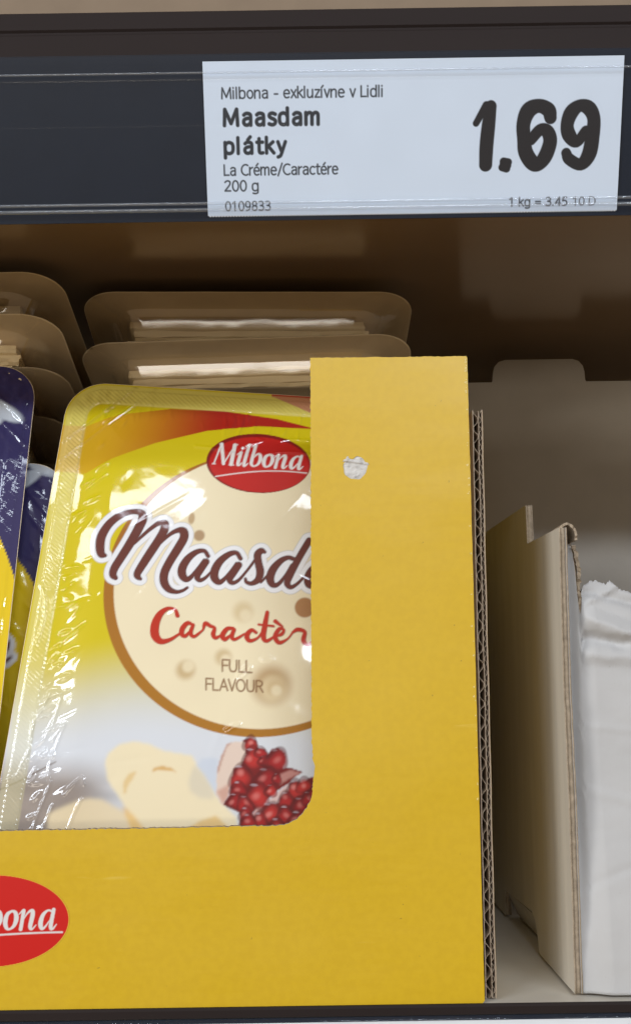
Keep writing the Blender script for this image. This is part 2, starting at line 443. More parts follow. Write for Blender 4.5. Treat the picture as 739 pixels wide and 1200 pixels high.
def _el(cx, cy, rx, ry): return [(cx + rx * math.sin(t), cy + ry * math.cos(t)) for t in np.linspace(0, 2 * math.pi, 21)]
_BW = [(0, .48), (.07, .66), (.22, .73), (.37, .66), (.43, .5), (.43, .24), (.37, .07), (.22, 0), (.07, .06), (0, .22)]
_DB = [(.43 - a, b) for a, b in _BW]
SANS = {
 'a': ([[(.05, .64), (.14, .72), (.26, .73), (.37, .68), (.41, .55), (.41, 0)], [(.41, .43), (.22, .42), (.07, .34), (.03, .18), (.09, .04), (.21, 0), (.33, .06), (.41, .18)]], .56),
 'b': ([[(0, 1.03), (0, 0)], _BW], .57), 'c': ([[(.39, .66), (.26, .73), (.1, .67), (.01, .48), (.01, .25), (.09, .06), (.25, 0), (.39, .06)]], .48),
 'd': ([[(.43, 1.03), (.43, 0)], _DB], .59), 'e': ([[(.02, .39), (.42, .39), (.41, .56), (.33, .70), (.22, .73), (.08, .66), (.01, .45), (.03, .2), (.12, .03), (.26, 0), (.40, .06)]], .55),
 'g': ([[(.43, .73), (.43, -.08), (.35, -.23), (.2, -.28), (.04, -.23)], _DB], .59), 'i': ([[(0, .73), (0, 0)], [(0, .97), (0, 1.0)]], .20), 'í': ([[(0, .73), (0, 0)], [(0, .88), (.13, 1.08)]], .20),
 'k': ([[(0, 1.03), (0, 0)], [(.36, .73), (.03, .38)], [(.1, .45), (.40, 0)]], .49), 'l': ([[(0, 1.03), (0, 0)]], .20),
 'm': ([[(0, .73), (0, 0)], [(0, .5), (.1, .68), (.21, .73), (.31, .66), (.33, .5), (.33, 0)], [(.33, .5), (.43, .68), (.55, .73), (.64, .66), (.66, .5), (.66, 0)]], .82),
 'n': ([[(0, .73), (0, 0)], [(0, .48), (.1, .67), (.24, .73), (.36, .67), (.40, .5), (.40, 0)]], .55), 'o': ([_el(.23, .365, .22, .365)], .56),
 'p': ([[(0, .73), (0, -.28)], _BW], .57), 'r': ([[(0, .73), (0, 0)], [(0, .45), (.08, .64), (.25, .72)]], .33),
 's': ([[(.35, .66), (.2, .73), (.05, .67), (.03, .53), (.12, .43), (.28, .34), (.36, .22), (.31, .06), (.17, 0), (.01, .06)]], .44),
 't': ([[(.12, .95), (.12, .15), (.2, .01), (.32, .02)], [(0, .72), (.31, .72)]], .38), 'u': ([[(0, .73), (0, .22), (.05, .05), (.17, 0), (.3, .06), (.4, .25)], [(.40, .73), (.40, 0)]], .56),
 'v': ([[(0, .73), (.2, 0), (.4, .73)]], .48), 'x': ([[(0, .73), (.38, 0)], [(.38, .73), (0, 0)]], .47), 'y': ([[(0, .73), (.21, .02)], [(.41, .73), (.2, 0), (.12, -.2), (0, -.27)]], .48),
 'z': ([[(.01, .71), (.36, .71)], [(.36, .71), (0, .02)], [(0, .02), (.37, .02)]], .46), 'M': ([[(0, 0), (.04, 1)], [(.04, 1), (.36, .12)], [(.36, .12), (.68, 1)], [(.68, 1), (.72, 0)]], .88),
 'L': ([[(0, 1), (0, 0)], [(0, .02), (.4, .02)]], .48), 'C': ([[(.55, .92), (.4, 1), (.2, .95), (.05, .75), (0, .5), (.05, .25), (.2, .05), (.4, 0), (.56, .08)]], .66),
 'D': ([[(0, 0), (0, 1)], [(0, 1), (.25, .99), (.45, .88), (.56, .65), (.56, .35), (.45, .12), (.25, .01), (0, 0)]], .7),
 '0': ([_el(.24, .5, .23, .5)], .58), '1': ([[(.06, .82), (.26, 1)], [(.26, 1), (.26, 0)]], .58), '2': ([[(.03, .86), (.14, .97), (.28, 1), (.42, .9), (.43, .72), (.33, .5), (.02, .03)], [(.02, .02), (.46, .02)]], .58),
 '3': ([[(.04, .93), (.2, 1), (.36, .94), (.41, .77), (.33, .58), (.16, .53), (.36, .48), (.45, .28), (.38, .07), (.2, 0), (.02, .06)]], .58), '4': ([[(.36, 0), (.36, 1)], [(.36, 1), (0, .27)], [(0, .27), (.48, .27)]], .58),
 '5': ([[(.41, .98), (.09, .98)], [(.09, .98), (.06, .56)], [(.06, .56), (.2, .61), (.36, .54), (.44, .34), (.38, .1), (.2, 0), (.02, .05)]], .58),
 '8': ([_el(.235, .76, .19, .24), _el(.235, .26, .22, .26)], .58), '9': ([_el(.23, .68, .21, .32), [(.44, .68), (.42, .35), (.33, .1), (.1, .0)]], .58),
 '-': ([[(.03, .36), (.29, .36)]], .40), '=': ([[(.02, .26), (.46, .26)], [(.02, .52), (.46, .52)]], .60), '/': ([[(.0, -.1), (.36, 1.08)]], .42), '.': ([[(.03, .03), (.04, .03)]], .22), ' ': ([], .30)}
SANS['á'] = (SANS['a'][0] + [[(.2, .88), (.34, 1.08)]], .56); SANS['é'] = (SANS['e'][0] + [[(.2, .88), (.34, 1.08)]], .55)
def sans(body, x, y, hpx, wpx, wt, sp=.05):
    """stroke text on the tag; x,y photo position of the baseline start, wt half stroke width in cap heights"""
    k = 0; out = []
    for ch in body:
        for st in SANS[ch][0]: out.append((ch, [(k + a, b) for a, b in st]))
        k += SANS[ch][1] + sp
    k -= .14 + sp
    u, v_ = tagpix(x, y); hs = v_ - tagpix(x, y - hpx)[1]; u2, v2 = tagpix(x + wpx, y - wpx * .0145); ws = (u2 - u) / k
    res = []
    for ch, st in out:
        P = [(u + a * ws, v_ + (v2 - v_) * a / k - b * hs, wt * hs) for a, b in st]
        res.append(np.array(P, float) if len(P) < 4 else smooth_stroke(P, 4))
    return res
tag = empty('price_tag', (TAGX0 * MM, T[0], T[1]), label='white paper price tag reading 1.69 in the upper rail', cat='price tag')
gx = np.arange(0, tagW + .01, 0.16); gy = np.arange(0, tagH + .01, 0.16)
GX, GY = np.meshgrid(gx, gy)
C = np.ones(GX.shape + (3,)) * np.array((.66, .74, .85)) * (0.985 + 0.03 * vnoise(GX, GY, .12)[..., None])
def zs(st, ox, oy, sc, fn, mmpx):
    P = smooth_stroke([(ox + p[0] / sc, oy + p[1] / sc, p[2] / sc * mmpx) for p in st])
    return np.array([(*fn(p[0], p[1]), p[2]) for p in P])
DIG = [
    [(72, 182, 14), (122, 96, 18)], [(143, 100, 26), (132, 190, 31), (122, 290, 32), (118, 382, 30)],
    [(204, 366, 17), (226, 370, 17)], [(198, 394, 17), (218, 400, 17)], [(206, 380, 20), (220, 384, 20)],
    [(430, 155, 28), (420, 118, 32), (375, 98, 30), (325, 120, 36), (300, 185, 32), (303, 260, 32), (310, 320, 34), (340, 370, 34), (370, 380, 30), (405, 340, 33), (428, 270, 32), (415, 222, 30), (380, 214, 26), (335, 262, 24)],
    [(505, 325, 22), (520, 355, 26), (575, 380, 27), (615, 330, 34), (632, 240, 33), (638, 160, 30), (615, 110, 32), (572, 97, 27), (530, 130, 33), (510, 190, 30), (520, 240, 32), (555, 272, 24), (600, 220, 24)],
]
strk = [zs(st, 540, 100, 4.106, tagpix, 0.258) for st in DIG]
Fd = field(gx, gy, strk, 2)
C = lay(C, cover01(Fd - .14, .28), lin((34, 31, 33)))
txt = (sans('Milbona - exkluzívne v Lidli', 260, 115.5, 12.6, 188, .082) + sans('Maasdam', 263, 147.0, 18.8, 110, .125, .14) + sans('plátky', 264, 180.0, 17.8, 69, .125, .14) +
       sans('La Créme/Caractére', 263, 205.5, 12.2, 132, .082) + sans('200 g', 263.5, 224, 12, 39, .082) + sans('0109833', 264.5, 247, 10.5, 52, .082) +
       sans('1 kg = 3.45', 596, 241.5, 9.6, 67.5, .095) + sans('10 D', 670.5, 240.5, 9.6, 26, .075))
C = lay(C, cover01(field(gx, gy, txt, 1), .26) * .97, lin((26, 28, 34)))
def tag_point(u, v, off):
    s = np.asarray(v) * MM
    return (TAGX0 + u) * MM, T[0] + dt[0] * s + nt[0] * off * MM, T[1] + dt[1] * s + nt[1] * off * MM
SAG = 0.10 * np.sin(GX * .05 + .6) * np.sin(GY / tagH * math.pi)
PX_, PY_, PZ_ = tag_point(GX, GY, -0.25 + SAG)
paper = link('paper', grid_mesh(PX_, PY_ + 0 * PX_, PZ_ + 0 * PX_, cols=C), M['tagpaper'], tag, True)
# serrated lower edge of the tag
v, f = [], []
for i in range(int(tagW / 0.9)):
    k = len(v); u0 = 0.3 + i * 0.9
    for uu, vv in ((u0, tagH), (u0 + .45, tagH + .42), (u0 + .9, tagH)): v.append(tag_point(uu, vv, -0.25))
    f.append((k, k + 1, k + 2))
link('serrated_edge', mesh(v, f), M['blank'], paper)
# ------------------------------------------------------------------ lower rail with its label strip
lrail = empty('price_rail', (0, 0.333, -0.02), label='dark price rail with clear cover along the lower shelf edge', cat='price rail')
profile('channel', [(0.3386, -0.0030), (0.3386, -0.046), (0.347, -0.046), (0.347, -0.0042), (0.3398, -0.0042), (0.3398, -0.0030)], XL, XR, M['navy'], lrail)
profile('cover', [(0.3385, -0.0032), (0.3378, -0.0030), (0.3374, -0.0034), (0.3372, -0.0041), (0.3373, -0.0048), (0.3372, -0.046)], XL, XR, M['cover'], lrail, closed=False, smooth=True)
props(box('shelf_label', -0.20, 0.235, 0.3380, 0.3383, -0.0445, -0.0042, M['blank']),
      label='white label strip behind the lower rail cover', cat='label')

# ------------------------------------------------------------------ beige carton on the upper shelf
ub = empty('beige_carton', (0, 0.31, 0.274), label='plain beige carton standing on the upper shelf above the dark lip', cat='carton')
box('front_panel', -0.30, 0.30, 0.306, 0.309, 0.2742, 0.42, M['kraft'], ub)
box('side_panel', -0.303, -0.3001, 0.306, 0.50, 0.2742, 0.42, M['kraft'], ub)
box('side_panel', 0.3001, 0.303, 0.306, 0.50, 0.2742, 0.42, M['kraft'], ub)

# ------------------------------------------------------------------ yellow display box
YB = 0.340
ybox = empty('display_box', (-0.11, YB, 0), label='bright yellow cardboard display box with window and red oval emblem', cat='box')
sh = lambda z: 0.0105 * z
r1 = random.Random(3)
XC = -110.0     # centre line of the box
def win_edge():
    """window outline on the right half, from the column top down and along the bottom, box coordinates in mm"""
    pts = [(-3.2, 210.0), (-3.2, 82), (-2.9, 75), (-2.2, 73.2), (-2.4, 70.5), (-2.9, 67.5)]
    for k in range(1, 9):
        a = k / 8 * math.pi / 2
        pts.append((-2.9 - 11.5 * (1 - math.cos(a)), 67.0 - 12.2 * math.sin(a)))
    pts.append((-40, 54.6)); pts.append((XC, 54.4))
    return jag(pts, 0.7, 0.17, r1)
we = win_edge()
mir = [(2 * XC - x, z) for x, z in we][::-1]
top = jag([(2 * XC - 50.6, 209.8), (2 * XC + 3.2, 210)], 0.8, 0.12, r1)
outer = [(50.0, 0.2), (50.6, 0.9)] + jag([(50.6, 0.9), (50.6, 209.2)], 2.0, 0.05, r1) + jag([(50.3, 209.8), (-3.2, 210.0)], 0.8, 0.14, r1) + we + mir[1:] + \
    [(2 * XC + 3.2, 210), (2 * XC - 50.6, 209.8), (2 * XC - 50.6, 0.2)]
hc = (11.8, 171.4)
def hole_r(a): return 4.05 + 0.12 * math.sin(5 * a + 1) + 0.10 * math.sin(9 * a)
hole = [(hc[0] + hole_r(a) * math.cos(a), hc[1] + hole_r(a) * math.sin(a) - (1.0 * math.exp(-((a - 1.75) / .26) ** 2))) for a in np.linspace(0, 2 * math.pi, 48, endpoint=False)]
clean = []
for p in outer:
    if not clean or math.hypot(p[0] - clean[-1][0], p[1] - clean[-1][1]) > 0.05: clean.append(p)
me = plate([[(a * MM, b * MM) for a, b in clean], [(a * MM, b * MM) for a, b in hole]], 2.3 * MM)
map_mesh(me, lambda c: Vector((c.x + sh(c.z * 0 + c.y), YB + c.z, c.y)))
front = link('front_panel', me, [M['yellow'], M['kraft_edge']], ybox)
edge_mat(me, 1)
# torn grey spot where the cover layer was punched away
gx = np.linspace(-4.6, 4.6, 44); X, Z = np.meshgrid(gx, gx)
dd = 0.55 - 0.5 * vnoise(X, Z, .9, 3) - 0.25 * vnoise(X, Z, 2.2, 4) + 0.5 * np.exp(-((Z - 1.9 + 0.15 * X) / .35) ** 2) * -1
link('torn_spot', grid_mesh((hc[0] + X) * MM + sh((hc[1] + Z) * MM), YB + dd * MM, (hc[1] + Z) * MM, keep=np.hypot(X, Z) < 4.5), M['torn'], front, True)
# cracked print along the fold at the right edge
v, f = [], []
for k in range(46):
    z = 209 - 150 * r1.random() ** 1.6; w, hh = r1.uniform(.25, .9), r1.uniform(.12, .5); x = 50.45 - r1.random() ** 2 * .5
    i = len(v)
    for a, b_ in ((x - w, z), (x - w * .3, z - hh), (x, z - hh * .2), (x, z + hh), (x - w * .5, z + hh * .5)): v.append((a * MM + sh(b_ * MM), YB - .00006, b_ * MM))
    f.append((i, i + 1, i + 2, i + 3, i + 4))
link('worn_crease', mesh(v, f), principled('worn_print', (0.72, 0.58, 0.25), 0.7, 0.2, .05), front)
# corrugated side panel: liners and two flutings, cut edge to the front
def ssh(z): return 0.0155 * z
def sheet_x(name, x, th, y0, y1, z0, z1, mat, parent, wob=0.0):
    n = 60; zz = np.linspace(z0, z1, n); v = []; f = []
    for z in zz:
        w = wob * math.sin(z * 210) + wob * .7 * math.sin(z * 77 + 1)
        for (a, b) in ((x, y0), (x + th, y0), (x + th, y1), (x, y1)): v.append((a + ssh(z) + w, b, z))
    for i in range(n - 1):
        for j in range(4):
            a, b = i * 4 + j, i * 4 + (j + 1) % 4; f.append((a, b, b + 4, a + 4))
    f.append((3, 2, 1, 0)); k = (n - 1) * 4; f.append((k, k + 1, k + 2, k + 3))
    return link(name, mesh(v, f), mat, parent)
def flute(name, xc, amp, wl, th, y0, y1, z0, z1, mat, parent, r):
    n = int((z1 - z0) / wl * 12); v = []; f = []; ph = r.uniform(0, 6)
    for i in range(n + 1):
        z = z0 + (z1 - z0) * i / n
        p = 2 * math.pi * z / wl + ph + 0.5 * math.sin(z * 130) + .35 * math.sin(z * 411)
        s = math.sin(p); x = xc + amp * max(-1, min(1, 1.25 * s)) + ssh(z) + amp * .12 * math.sin(z * 903)
        for (a, b) in ((x - th / 2, y0 + .0002 * math.sin(p * 1.7)), (x + th / 2, y0 + .0002 * math.sin(p * 1.7)), (x + th / 2, y1), (x - th / 2, y1)): v.append((a, b, z))
    for i in range(n):
        for j in range(4):
            a, b = i * 4 + j, i * 4 + (j + 1) % 4; f.append((a, b, b + 4, a + 4))
    return link(name, mesh(v, f), mat, parent)
for mirror in (False, True):
    x0 = 51.3 * MM if not mirror else (2 * XC - 51.3 - 3.6) * MM
    ya, yb_, za, zb = 0.3432, 0.50, 0.0006, 0.1916
    s0 = sheet_x('side_panel', x0, .00036, ya, yb_, za, zb, M['paper_core'], ybox, 0.00004)
    if not mirror:
        flute('fluting', x0 + .00036 + .00082, .00072, .0064, .00022, ya + .0003, yb_, za, zb - .0004, M['paper_core'], s0, r1)
        sheet_x('liner', x0 + .0020, .00024, ya + .0002, yb_, za, zb - .0003, M['paper_core'], s0, 0.00008)
        flute('fluting', x0 + .00224 + .00046, .00038, .0033, .00018, ya + .0002, yb_, za, zb - .0002, M['paper_core'], s0, r1)
    sheet_x('outer_liner', x0 + .00316, .00036, ya, yb_, za, zb, M['paper_core'] if not mirror else M['yellow'], s0, 0.00006)
    if not mirror:
        sheet_x('yellow_face', x0 + .00353 , .00012, ya + .0006, yb_, za, zb - .0004, M['yellow'], s0, 0.00006)
box('back_panel', (2 * XC - 50) * MM, 50 * MM, 0.640, 0.6425, 0.0006, 0.1916, M['beige_card'], ybox)
box('base', (2 * XC - 50) * MM, 50 * MM, 0.3426, 0.6395, 0.0004, 0.0026, M['beige_card'], ybox)
# red oval emblem printed on the front
ec = PY(-10, 1079, YB); ecx, ecz = ec[0] / MM, ec[2] / MM
RX, RZ = 24.8, 14.0
gx = np.arange(-RX - .4, RX + .41, 0.2); gz = np.arange(-RZ - .4, RZ + .41, 0.2)
X, Z = np.meshgrid(gx, gz)
C = np.ones(X.shape + (3,)) * lin((196, 18, 12))
tw = emblem_strokes(-16.6, -2.8, 6.0, 0.0, 0.9)
ul = [np.array([(x, -3.75 - 2.6 * ((22.5 - x) / 43) ** 2, 0.28) for x in np.linspace(-20.5, 22.6, 40)])]
Fd = np.minimum(field(gx, gz, tw, 1.2), field(gx, gz, ul, 1.2))
C = lay(C, cover01(Fd + .02, .3), lin((214, 214, 212)))
er = np.hypot(X / RX, Z / RZ)
C = lay(C, np.clip((er - 0.985) / .01, 0, 1), lin((226, 190, 60)))
k = np.where(er > 1, 1 / np.maximum(er, 1e-6), 1); Xc, Zc = X * k, Z * k
link('emblem', grid_mesh((ecx + Xc) * MM, np.full(X.shape, YB - .00012), (ecz + Zc) * MM, keep=er < 1, cols=C), M['logo'], front)

# ------------------------------------------------------------------ cheese packs
PW, PH, PR = 140.0, 208.0, 15.0
LEAN, TILT = math.radians(12), math.radians(-5)
P1_O = np.array([0, 0.349, 0.0]); P1_N = np.array([0, -math.cos(LEAN), math.sin(LEAN)]); P1_E = np.array([0, math.sin(LEAN), math.cos(LEAN)])
P1_C = np.array([-35.9, 114.0])
def pk(x, y):
    """photo position to local pack coordinates (mm, origin at the pack centre)"""
    d = ray(x, y); p = CAM + d * (((P1_O - CAM) @ P1_N) / (d @ P1_N))
    q = np.array([p[0], (p - P1_O) @ P1_E]) / MM - P1_C
    c, s = math.cos(TILT), math.sin(TILT)
    return q[0] * c + q[1] * s, -q[0] * s + q[1] * c
def pks(pts): return [pk(*p) for p in pts]
PXMM = 0.318
def edge_dist(X, Y, w=PW, h=PH, r=PR):
    qx, qy = np.abs(X) - w / 2 + r, np.abs(Y) - h / 2 + r
    return -(np.hypot(np.maximum(qx, 0), np.maximum(qy, 0)) + np.minimum(np.maximum(qx, qy), 0) - r)
def clamp_rr(X, Y, w, h, r):
    cx, cy = np.clip(X, -w / 2 + r, w / 2 - r), np.clip(Y, -h / 2 + r, h / 2 - r)
    dx, dy = X - cx, Y - cy; d = np.hypot(dx, dy); k = np.where(d > r, r / np.maximum(d, 1e-9), 1)
    return cx + dx * k, cy + dy * k
def sstep(a, b, x):
    t = np.clip((x - a) / (b - a), 0, 1); return t * t * (3 - 2 * t)

Z1, Z2, Z3 = (100, 580, 5.28), (230, 580, 5.28), (170, 690, 3.695)
WORD = [(Z1, st) for st in [
    [(128, 382, 10), (104, 372, 22), (96, 325, 27), (106, 260, 28), (150, 190, 25), (215, 138, 21), (290, 112, 15), (345, 116, 20), (360, 150, 27), (335, 210, 28), (285, 300, 27), (225, 395, 25), (185, 460, 24), (176, 500, 21), (192, 520, 13)],
    [(262, 352, 4), (330, 285, 8), (400, 222, 11), (458, 182, 15), (492, 184, 24), (492, 222, 26), (458, 285, 26), (405, 365, 26), (350, 450, 24), (325, 495, 21), (332, 516, 15), (346, 526, 8)],
    [(400, 380, 4), (460, 310, 9), (525, 252, 11), (578, 226, 16), (610, 234, 25), (612, 275, 26), (575, 340, 26), (525, 420, 25), (492, 490, 25), (492, 548, 24), (520, 590, 19), (565, 606, 12), (605, 598, 9), (634, 580, 7)]]]
WORD += [(Z2, st) for st in [
    [(76, 386, 11), (52, 354, 12), (5, 360, 16), (-48, 400, 22), (-82, 455, 25), (-84, 500, 24), (-60, 528, 18), (-30, 515, 13), (10, 465, 9), (52, 410, 9)],
    [(64, 420, 19), (32, 468, 19), (8, 510, 18), (25, 534, 13), (60, 518, 9), (98, 478, 6)],
    [(275, 400, 12), (250, 366, 13), (205, 374, 17), (150, 416, 22), (118, 470, 25), (114, 515, 24), (140, 546, 17), (172, 530, 12), (212, 482, 8), (250, 430, 8)],
    [(264, 440, 20), (232, 488, 20), (208, 528, 18), (226, 550, 13), (262, 534, 9), (302, 490, 7), (345, 435, 7), (380, 385, 8)],
    [(424, 360, 9), (402, 352, 18), (380, 378, 22), (386, 430, 22), (396, 480, 23), (384, 528, 20), (345, 553, 13), (312, 545, 10), (305, 524, 7)],
    [(400, 545, 7), (445, 500, 6)],
    [(602, 402, 12), (566, 394, 13), (520, 416, 18), (476, 465, 23), (457, 520, 24), (472, 560, 18), (506, 558, 12), (550, 508, 9), (592, 440, 9)],
    [(698, 290, 20), (660, 352, 20), (620, 422, 20), (582, 498, 20), (562, 548, 19), (582, 576, 13), (620, 558, 9), (665, 515, 7)],
    [(850, 430, 11), (820, 415, 13), (770, 425, 17), (720, 465, 22), (692, 515, 24), (695, 560, 20), (730, 568, 13), (775, 520, 9), (820, 460, 9)],
    [(835, 470, 19), (800, 525, 19), (785, 565, 16), (805, 580, 12), (850, 550, 8), (880, 515, 7)],
    [(920, 470, 19), (870, 585, 19)], [(875, 560, 6), (930, 500, 11), (970, 480, 16), (985, 510, 20), (950, 590, 19)],
    [(950, 570, 6), (1005, 510, 11), (1045, 488, 16), (1062, 520, 20), (1030, 590, 19), (1050, 615, 13), (1090, 590, 8)]]]
SUB = [(Z3, st) for st in [
    [(142, 120, 9), (132, 95, 7), (100, 89, 8), (66, 115, 14), (46, 160, 18), (46, 205, 18), (70, 231, 13), (110, 224, 8), (152, 198, 5)],
    [(208, 160, 6), (186, 152, 9), (164, 175, 11), (161, 200, 10), (176, 208, 8), (200, 185, 5)], [(210, 160, 7), (199, 195, 9), (215, 210, 7), (252, 182, 4)],
    [(252, 182, 4), (262, 154, 9), (284, 165, 8), (302, 174, 7), (296, 200, 10), (306, 216, 8), (332, 204, 4)],
    [(382, 175, 7), (356, 177, 9), (336, 205, 11), (346, 222, 9), (370, 205, 5)], [(386, 180, 8), (376, 210, 9), (390, 222, 7), (432, 198, 4)],
    [(480, 192, 7), (461, 182, 8), (441, 205, 11), (452, 228, 9), (486, 217, 5), (508, 188, 4)],
    [(529, 105, 8), (519, 160, 11), (512, 210, 11), (526, 229, 8), (562, 208, 4)], [(492, 158, 5), (556, 165, 5)],
    [(560, 210, 4), (590, 200, 7), (600, 181, 6), (581, 177, 8), (563, 210, 10), (580, 236, 9), (616, 220, 4), (640, 190, 4)], [(564, 144, 9), (593, 166, 5)],
    [(638, 192, 5), (660, 180, 9), (690, 190, 8), (685, 225, 10), (700, 245, 9), (732, 230, 5)],
    [(732, 232, 4), (765, 217, 7), (772, 197, 6), (752, 195, 8), (735, 225, 10), (755, 250, 8), (792, 236, 4)]]]
CAPS = {'F': [[(0, 0), (0, 1), (.5, 1)], [(0, .52), (.44, .52)]], 'U': [[(0, 1), (0, .3), (.1, .06), (.3, 0), (.5, .06), (.6, .3), (.6, 1)]],
        'L': [[(0, 1), (0, 0), (.48, 0)]], 'A': [[(-.02, 0), (.32, 1), (.66, 0)], [(.1, .33), (.54, .33)]], 'V': [[(0, 1), (.31, 0), (.62, 1)]],
        'O': [[(.36 + .37 * math.sin(t), .5 + .51 * math.cos(t)) for t in np.linspace(0, 2 * math.pi, 25)]],
        'R': [[(0, 0), (0, 1), (.3, 1), (.5, .9), (.53, .74), (.46, .58), (.28, .5), (0, .5)], [(.28, .5), (.58, 0)]]}
ADV = {'F': .62, 'U': .82, 'L': .62, 'A': .74, 'V': .72, 'O': .92, 'R': .72}
def caps(text, x, y, h, rot):
    out = []; c, s = math.cos(rot), math.sin(rot); k = 0
    for ch in text:
        for st in CAPS[ch]:
            out.append(np.array([(*pk(x + h * ((k + a) * c + b * s * -1 * 0 + b * 0.0) , y + h * ((k + a) * s) - h * b), .30) for a, b in st]))
        k += ADV[ch]
    return out

def art_front(gx, gy):
    X, Y = np.meshgrid(gx, gy)
    yel = lin((214, 194, 6))
    C = np.ones(X.shape + (3,)) * yel
    # lower part fades from yellow to a pale wintry table
    y740, y860 = pk(200, 735)[1], pk(200, 868)[1]
    xl = pk(60, 800)[0]
    t = sstep(y740, y860, Y + 10 * sstep(xl + 40, xl - 10, X) * 1.0)
    C = lay(C, t, lin((218, 222, 228)))
    t2 = sstep(pk(100, 880)[1], pk(100, 930)[1], Y)
    C = lay(C, t2 * sstep(pk(170, 900)[0], pk(90, 900)[0], X), lin((158, 146, 138)))
    C *= (1 - 0.10 * t2 * (vnoise(X * .4 + Y * .15, Y, .35, 9) - .3) * 2)[..., None]
    tw_ = [np.array([(*pk(-30, 938), .3), (*pk(20, 917), .28), (*pk(66, 893), .2)])]
    C = lay(C, cover01(field(gx, gy, tw_, 1.5), .5) * .75, lin((104, 86, 74)))
    # swoosh
    tx, ty = np.array(pks([(100, 500), (141, 486), (202, 479), (263, 482), (324, 491), (366, 502), (430, 516), (520, 540)])).T
    bx, by = np.array(pks([(100, 555), (133, 538), (182, 521), (243, 506), (303, 500), (366, 503), (430, 514), (520, 536)])).T
    tt, bb = np.interp(X, tx, ty), np.interp(X, bx, by)
    a = np.clip((tt - Y) / .3 + .5, 0, 1) * np.clip((Y - bb) / .3 + .5, 0, 1)
    s = sstep(pk(95, 520)[0], pk(265, 500)[0], X)
    sw = lin((214, 168, 16)) * (1 - s)[..., None] + lin((172, 30, 14)) * s[..., None]
    C = C * (1 - a[..., None]) + sw * a[..., None]
    rx, ry = np.array(pks([(300, 460), (322, 466), (363, 484), (420, 505), (520, 530)])).T
    a = np.clip((Y - np.interp(X, rx, ry)) / .3 + .5, 0, 1) * (X > pk(318, 465)[0])
    C = lay(C, a, lin((176, 40, 18)))
    # cheese disc with its rind
    def ell(cx, cy, rx_, ry_):
        x0, y0 = pk(cx, cy); ax = (pk(cx + rx_, cy)[0] - pk(cx - rx_, cy)[0]) / 2; ay = (pk(cx, cy - ry_)[1] - pk(cx, cy + ry_)[1]) / 2
        return np.hypot((X - x0) / ax, (Y - y0) / ay), ax
    e, ax = ell(303, 690, 181, 166); a = np.clip((1 - e) * ax / .4 + .5, 0, 1)
    rind = lin((166, 104, 26)) * (1 - .5 * sstep(pk(250, 600)[1], pk(250, 850)[1], Y))[..., None] + lin((178, 126, 30)) * (.5 * sstep(pk(250, 600)[1], pk(250, 850)[1], Y))[..., None]
    C = C * (1 - a[..., None]) + rind * a[..., None]
    e, ax = ell(307, 686, 173, 161); a = np.clip((1 - e) * ax / .5 + .5, 0, 1)
    ch = lin((240, 226, 190)) * (0.97 + .06 * vnoise(X, Y, .07, 5))[..., None]
    C = C * (1 - a[..., None]) + ch * a[..., None]
    def blob(C, cx, cy, r, col, al, ry=None, hard=.35):
        e, ax = ell(cx, cy, r, ry or r)
        return lay(C, al * sstep(1, hard, e), lin(col))
    for cx, cy, r, col, al in ((218, 786, 16, (196, 166, 116), .8), (221, 782, 10, (240, 226, 190), .8), (262, 771, 14, (200, 172, 122), .7), (265, 774, 9, (240, 224, 188), .9),
                               (318, 803, 32, (180, 142, 92), .85), (320, 808, 22, (232, 214, 172), .9), (322, 806, 15, (196, 164, 116), .5), (324, 810, 9, (240, 226, 190), .8),
                               (285, 718, 17, (212, 188, 140), .7), (288, 722, 10, (244, 230, 196), .6)):
        C = blob(C, cx, cy, r, col, al)
    C = blob(C, 357, 713, 13, (168, 116, 66), .95, hard=.8); C = blob(C, 234, 629, 8, (160, 120, 80), .8, hard=.6)
    C = blob(C, 225, 609, 5, (170, 130, 80), .7, 9, .5)
    # cheese wedge
    zp = lambda pts, z: pks([(z[0] + p[0] / z[2], z[1] + p[1] / z[2]) for p in pts])
    Z4, Z5 = (100, 850, 4.62), (240, 850, 5.685)
    a = soft(inside(X, Y, zp([(-200, 480), (-60, 420), (0, 400), (90, 400), (160, 440), (240, 480), (330, 640), (-200, 640)], Z4)), 10)
    C = lay(C, a * .9, lin((232, 214, 176)))
    wedge = [(110, 200), (130, 150), (190, 105), (260, 90), (340, 100), (420, 138), (580, 168), (630, 250), (690, 345), (740, 420), (820, 500), (840, 640), (420, 800), (250, 640), (240, 480), (190, 395), (125, 300)]
    a = soft(inside(X, Y, zp(wedge, Z4)), 6); C = lay(C, a, lin((240, 226, 190)))
    a = soft(inside(X, Y, zp([(205, 440), (240, 460), (320, 560), (360, 660), (290, 660), (250, 570)], Z4)), 8); C = lay(C, a * .8, lin((232, 190, 110)))
    a = soft(inside(X, Y, zp([(560, 560), (620, 520), (710, 490), (780, 560), (800, 660), (560, 660)], Z4)), 5); C = lay(C, a * .8, lin((228, 190, 116)))
    a = soft(inside(X, Y, zp([(600, 215), (640, 180), (720, 180), (720, 390), (690, 345), (640, 260)], Z4)), 8); C = lay(C, a, lin((206, 214, 226)))
    a = soft(inside(X, Y, zp([(560, 300), (590, 220), (640, 260), (690, 345), (700, 400), (620, 395), (570, 360)], Z4)), 10); C = lay(C, a * .7, lin((214, 206, 186)))
    a = soft(inside(X, Y, zp([(210, 370), (210, 310), (240, 262), (285, 248), (262, 290), (235, 330), (222, 375)], Z4)), 4); C = lay(C, a * .7, lin((226, 190, 122)))
    a = soft(inside(X, Y, zp([(360, 255), (375, 232), (420, 222), (470, 235), (498, 256), (450, 246), (400, 244)], Z4)), 3); C = lay(C, a * .85, lin((214, 164, 84)))
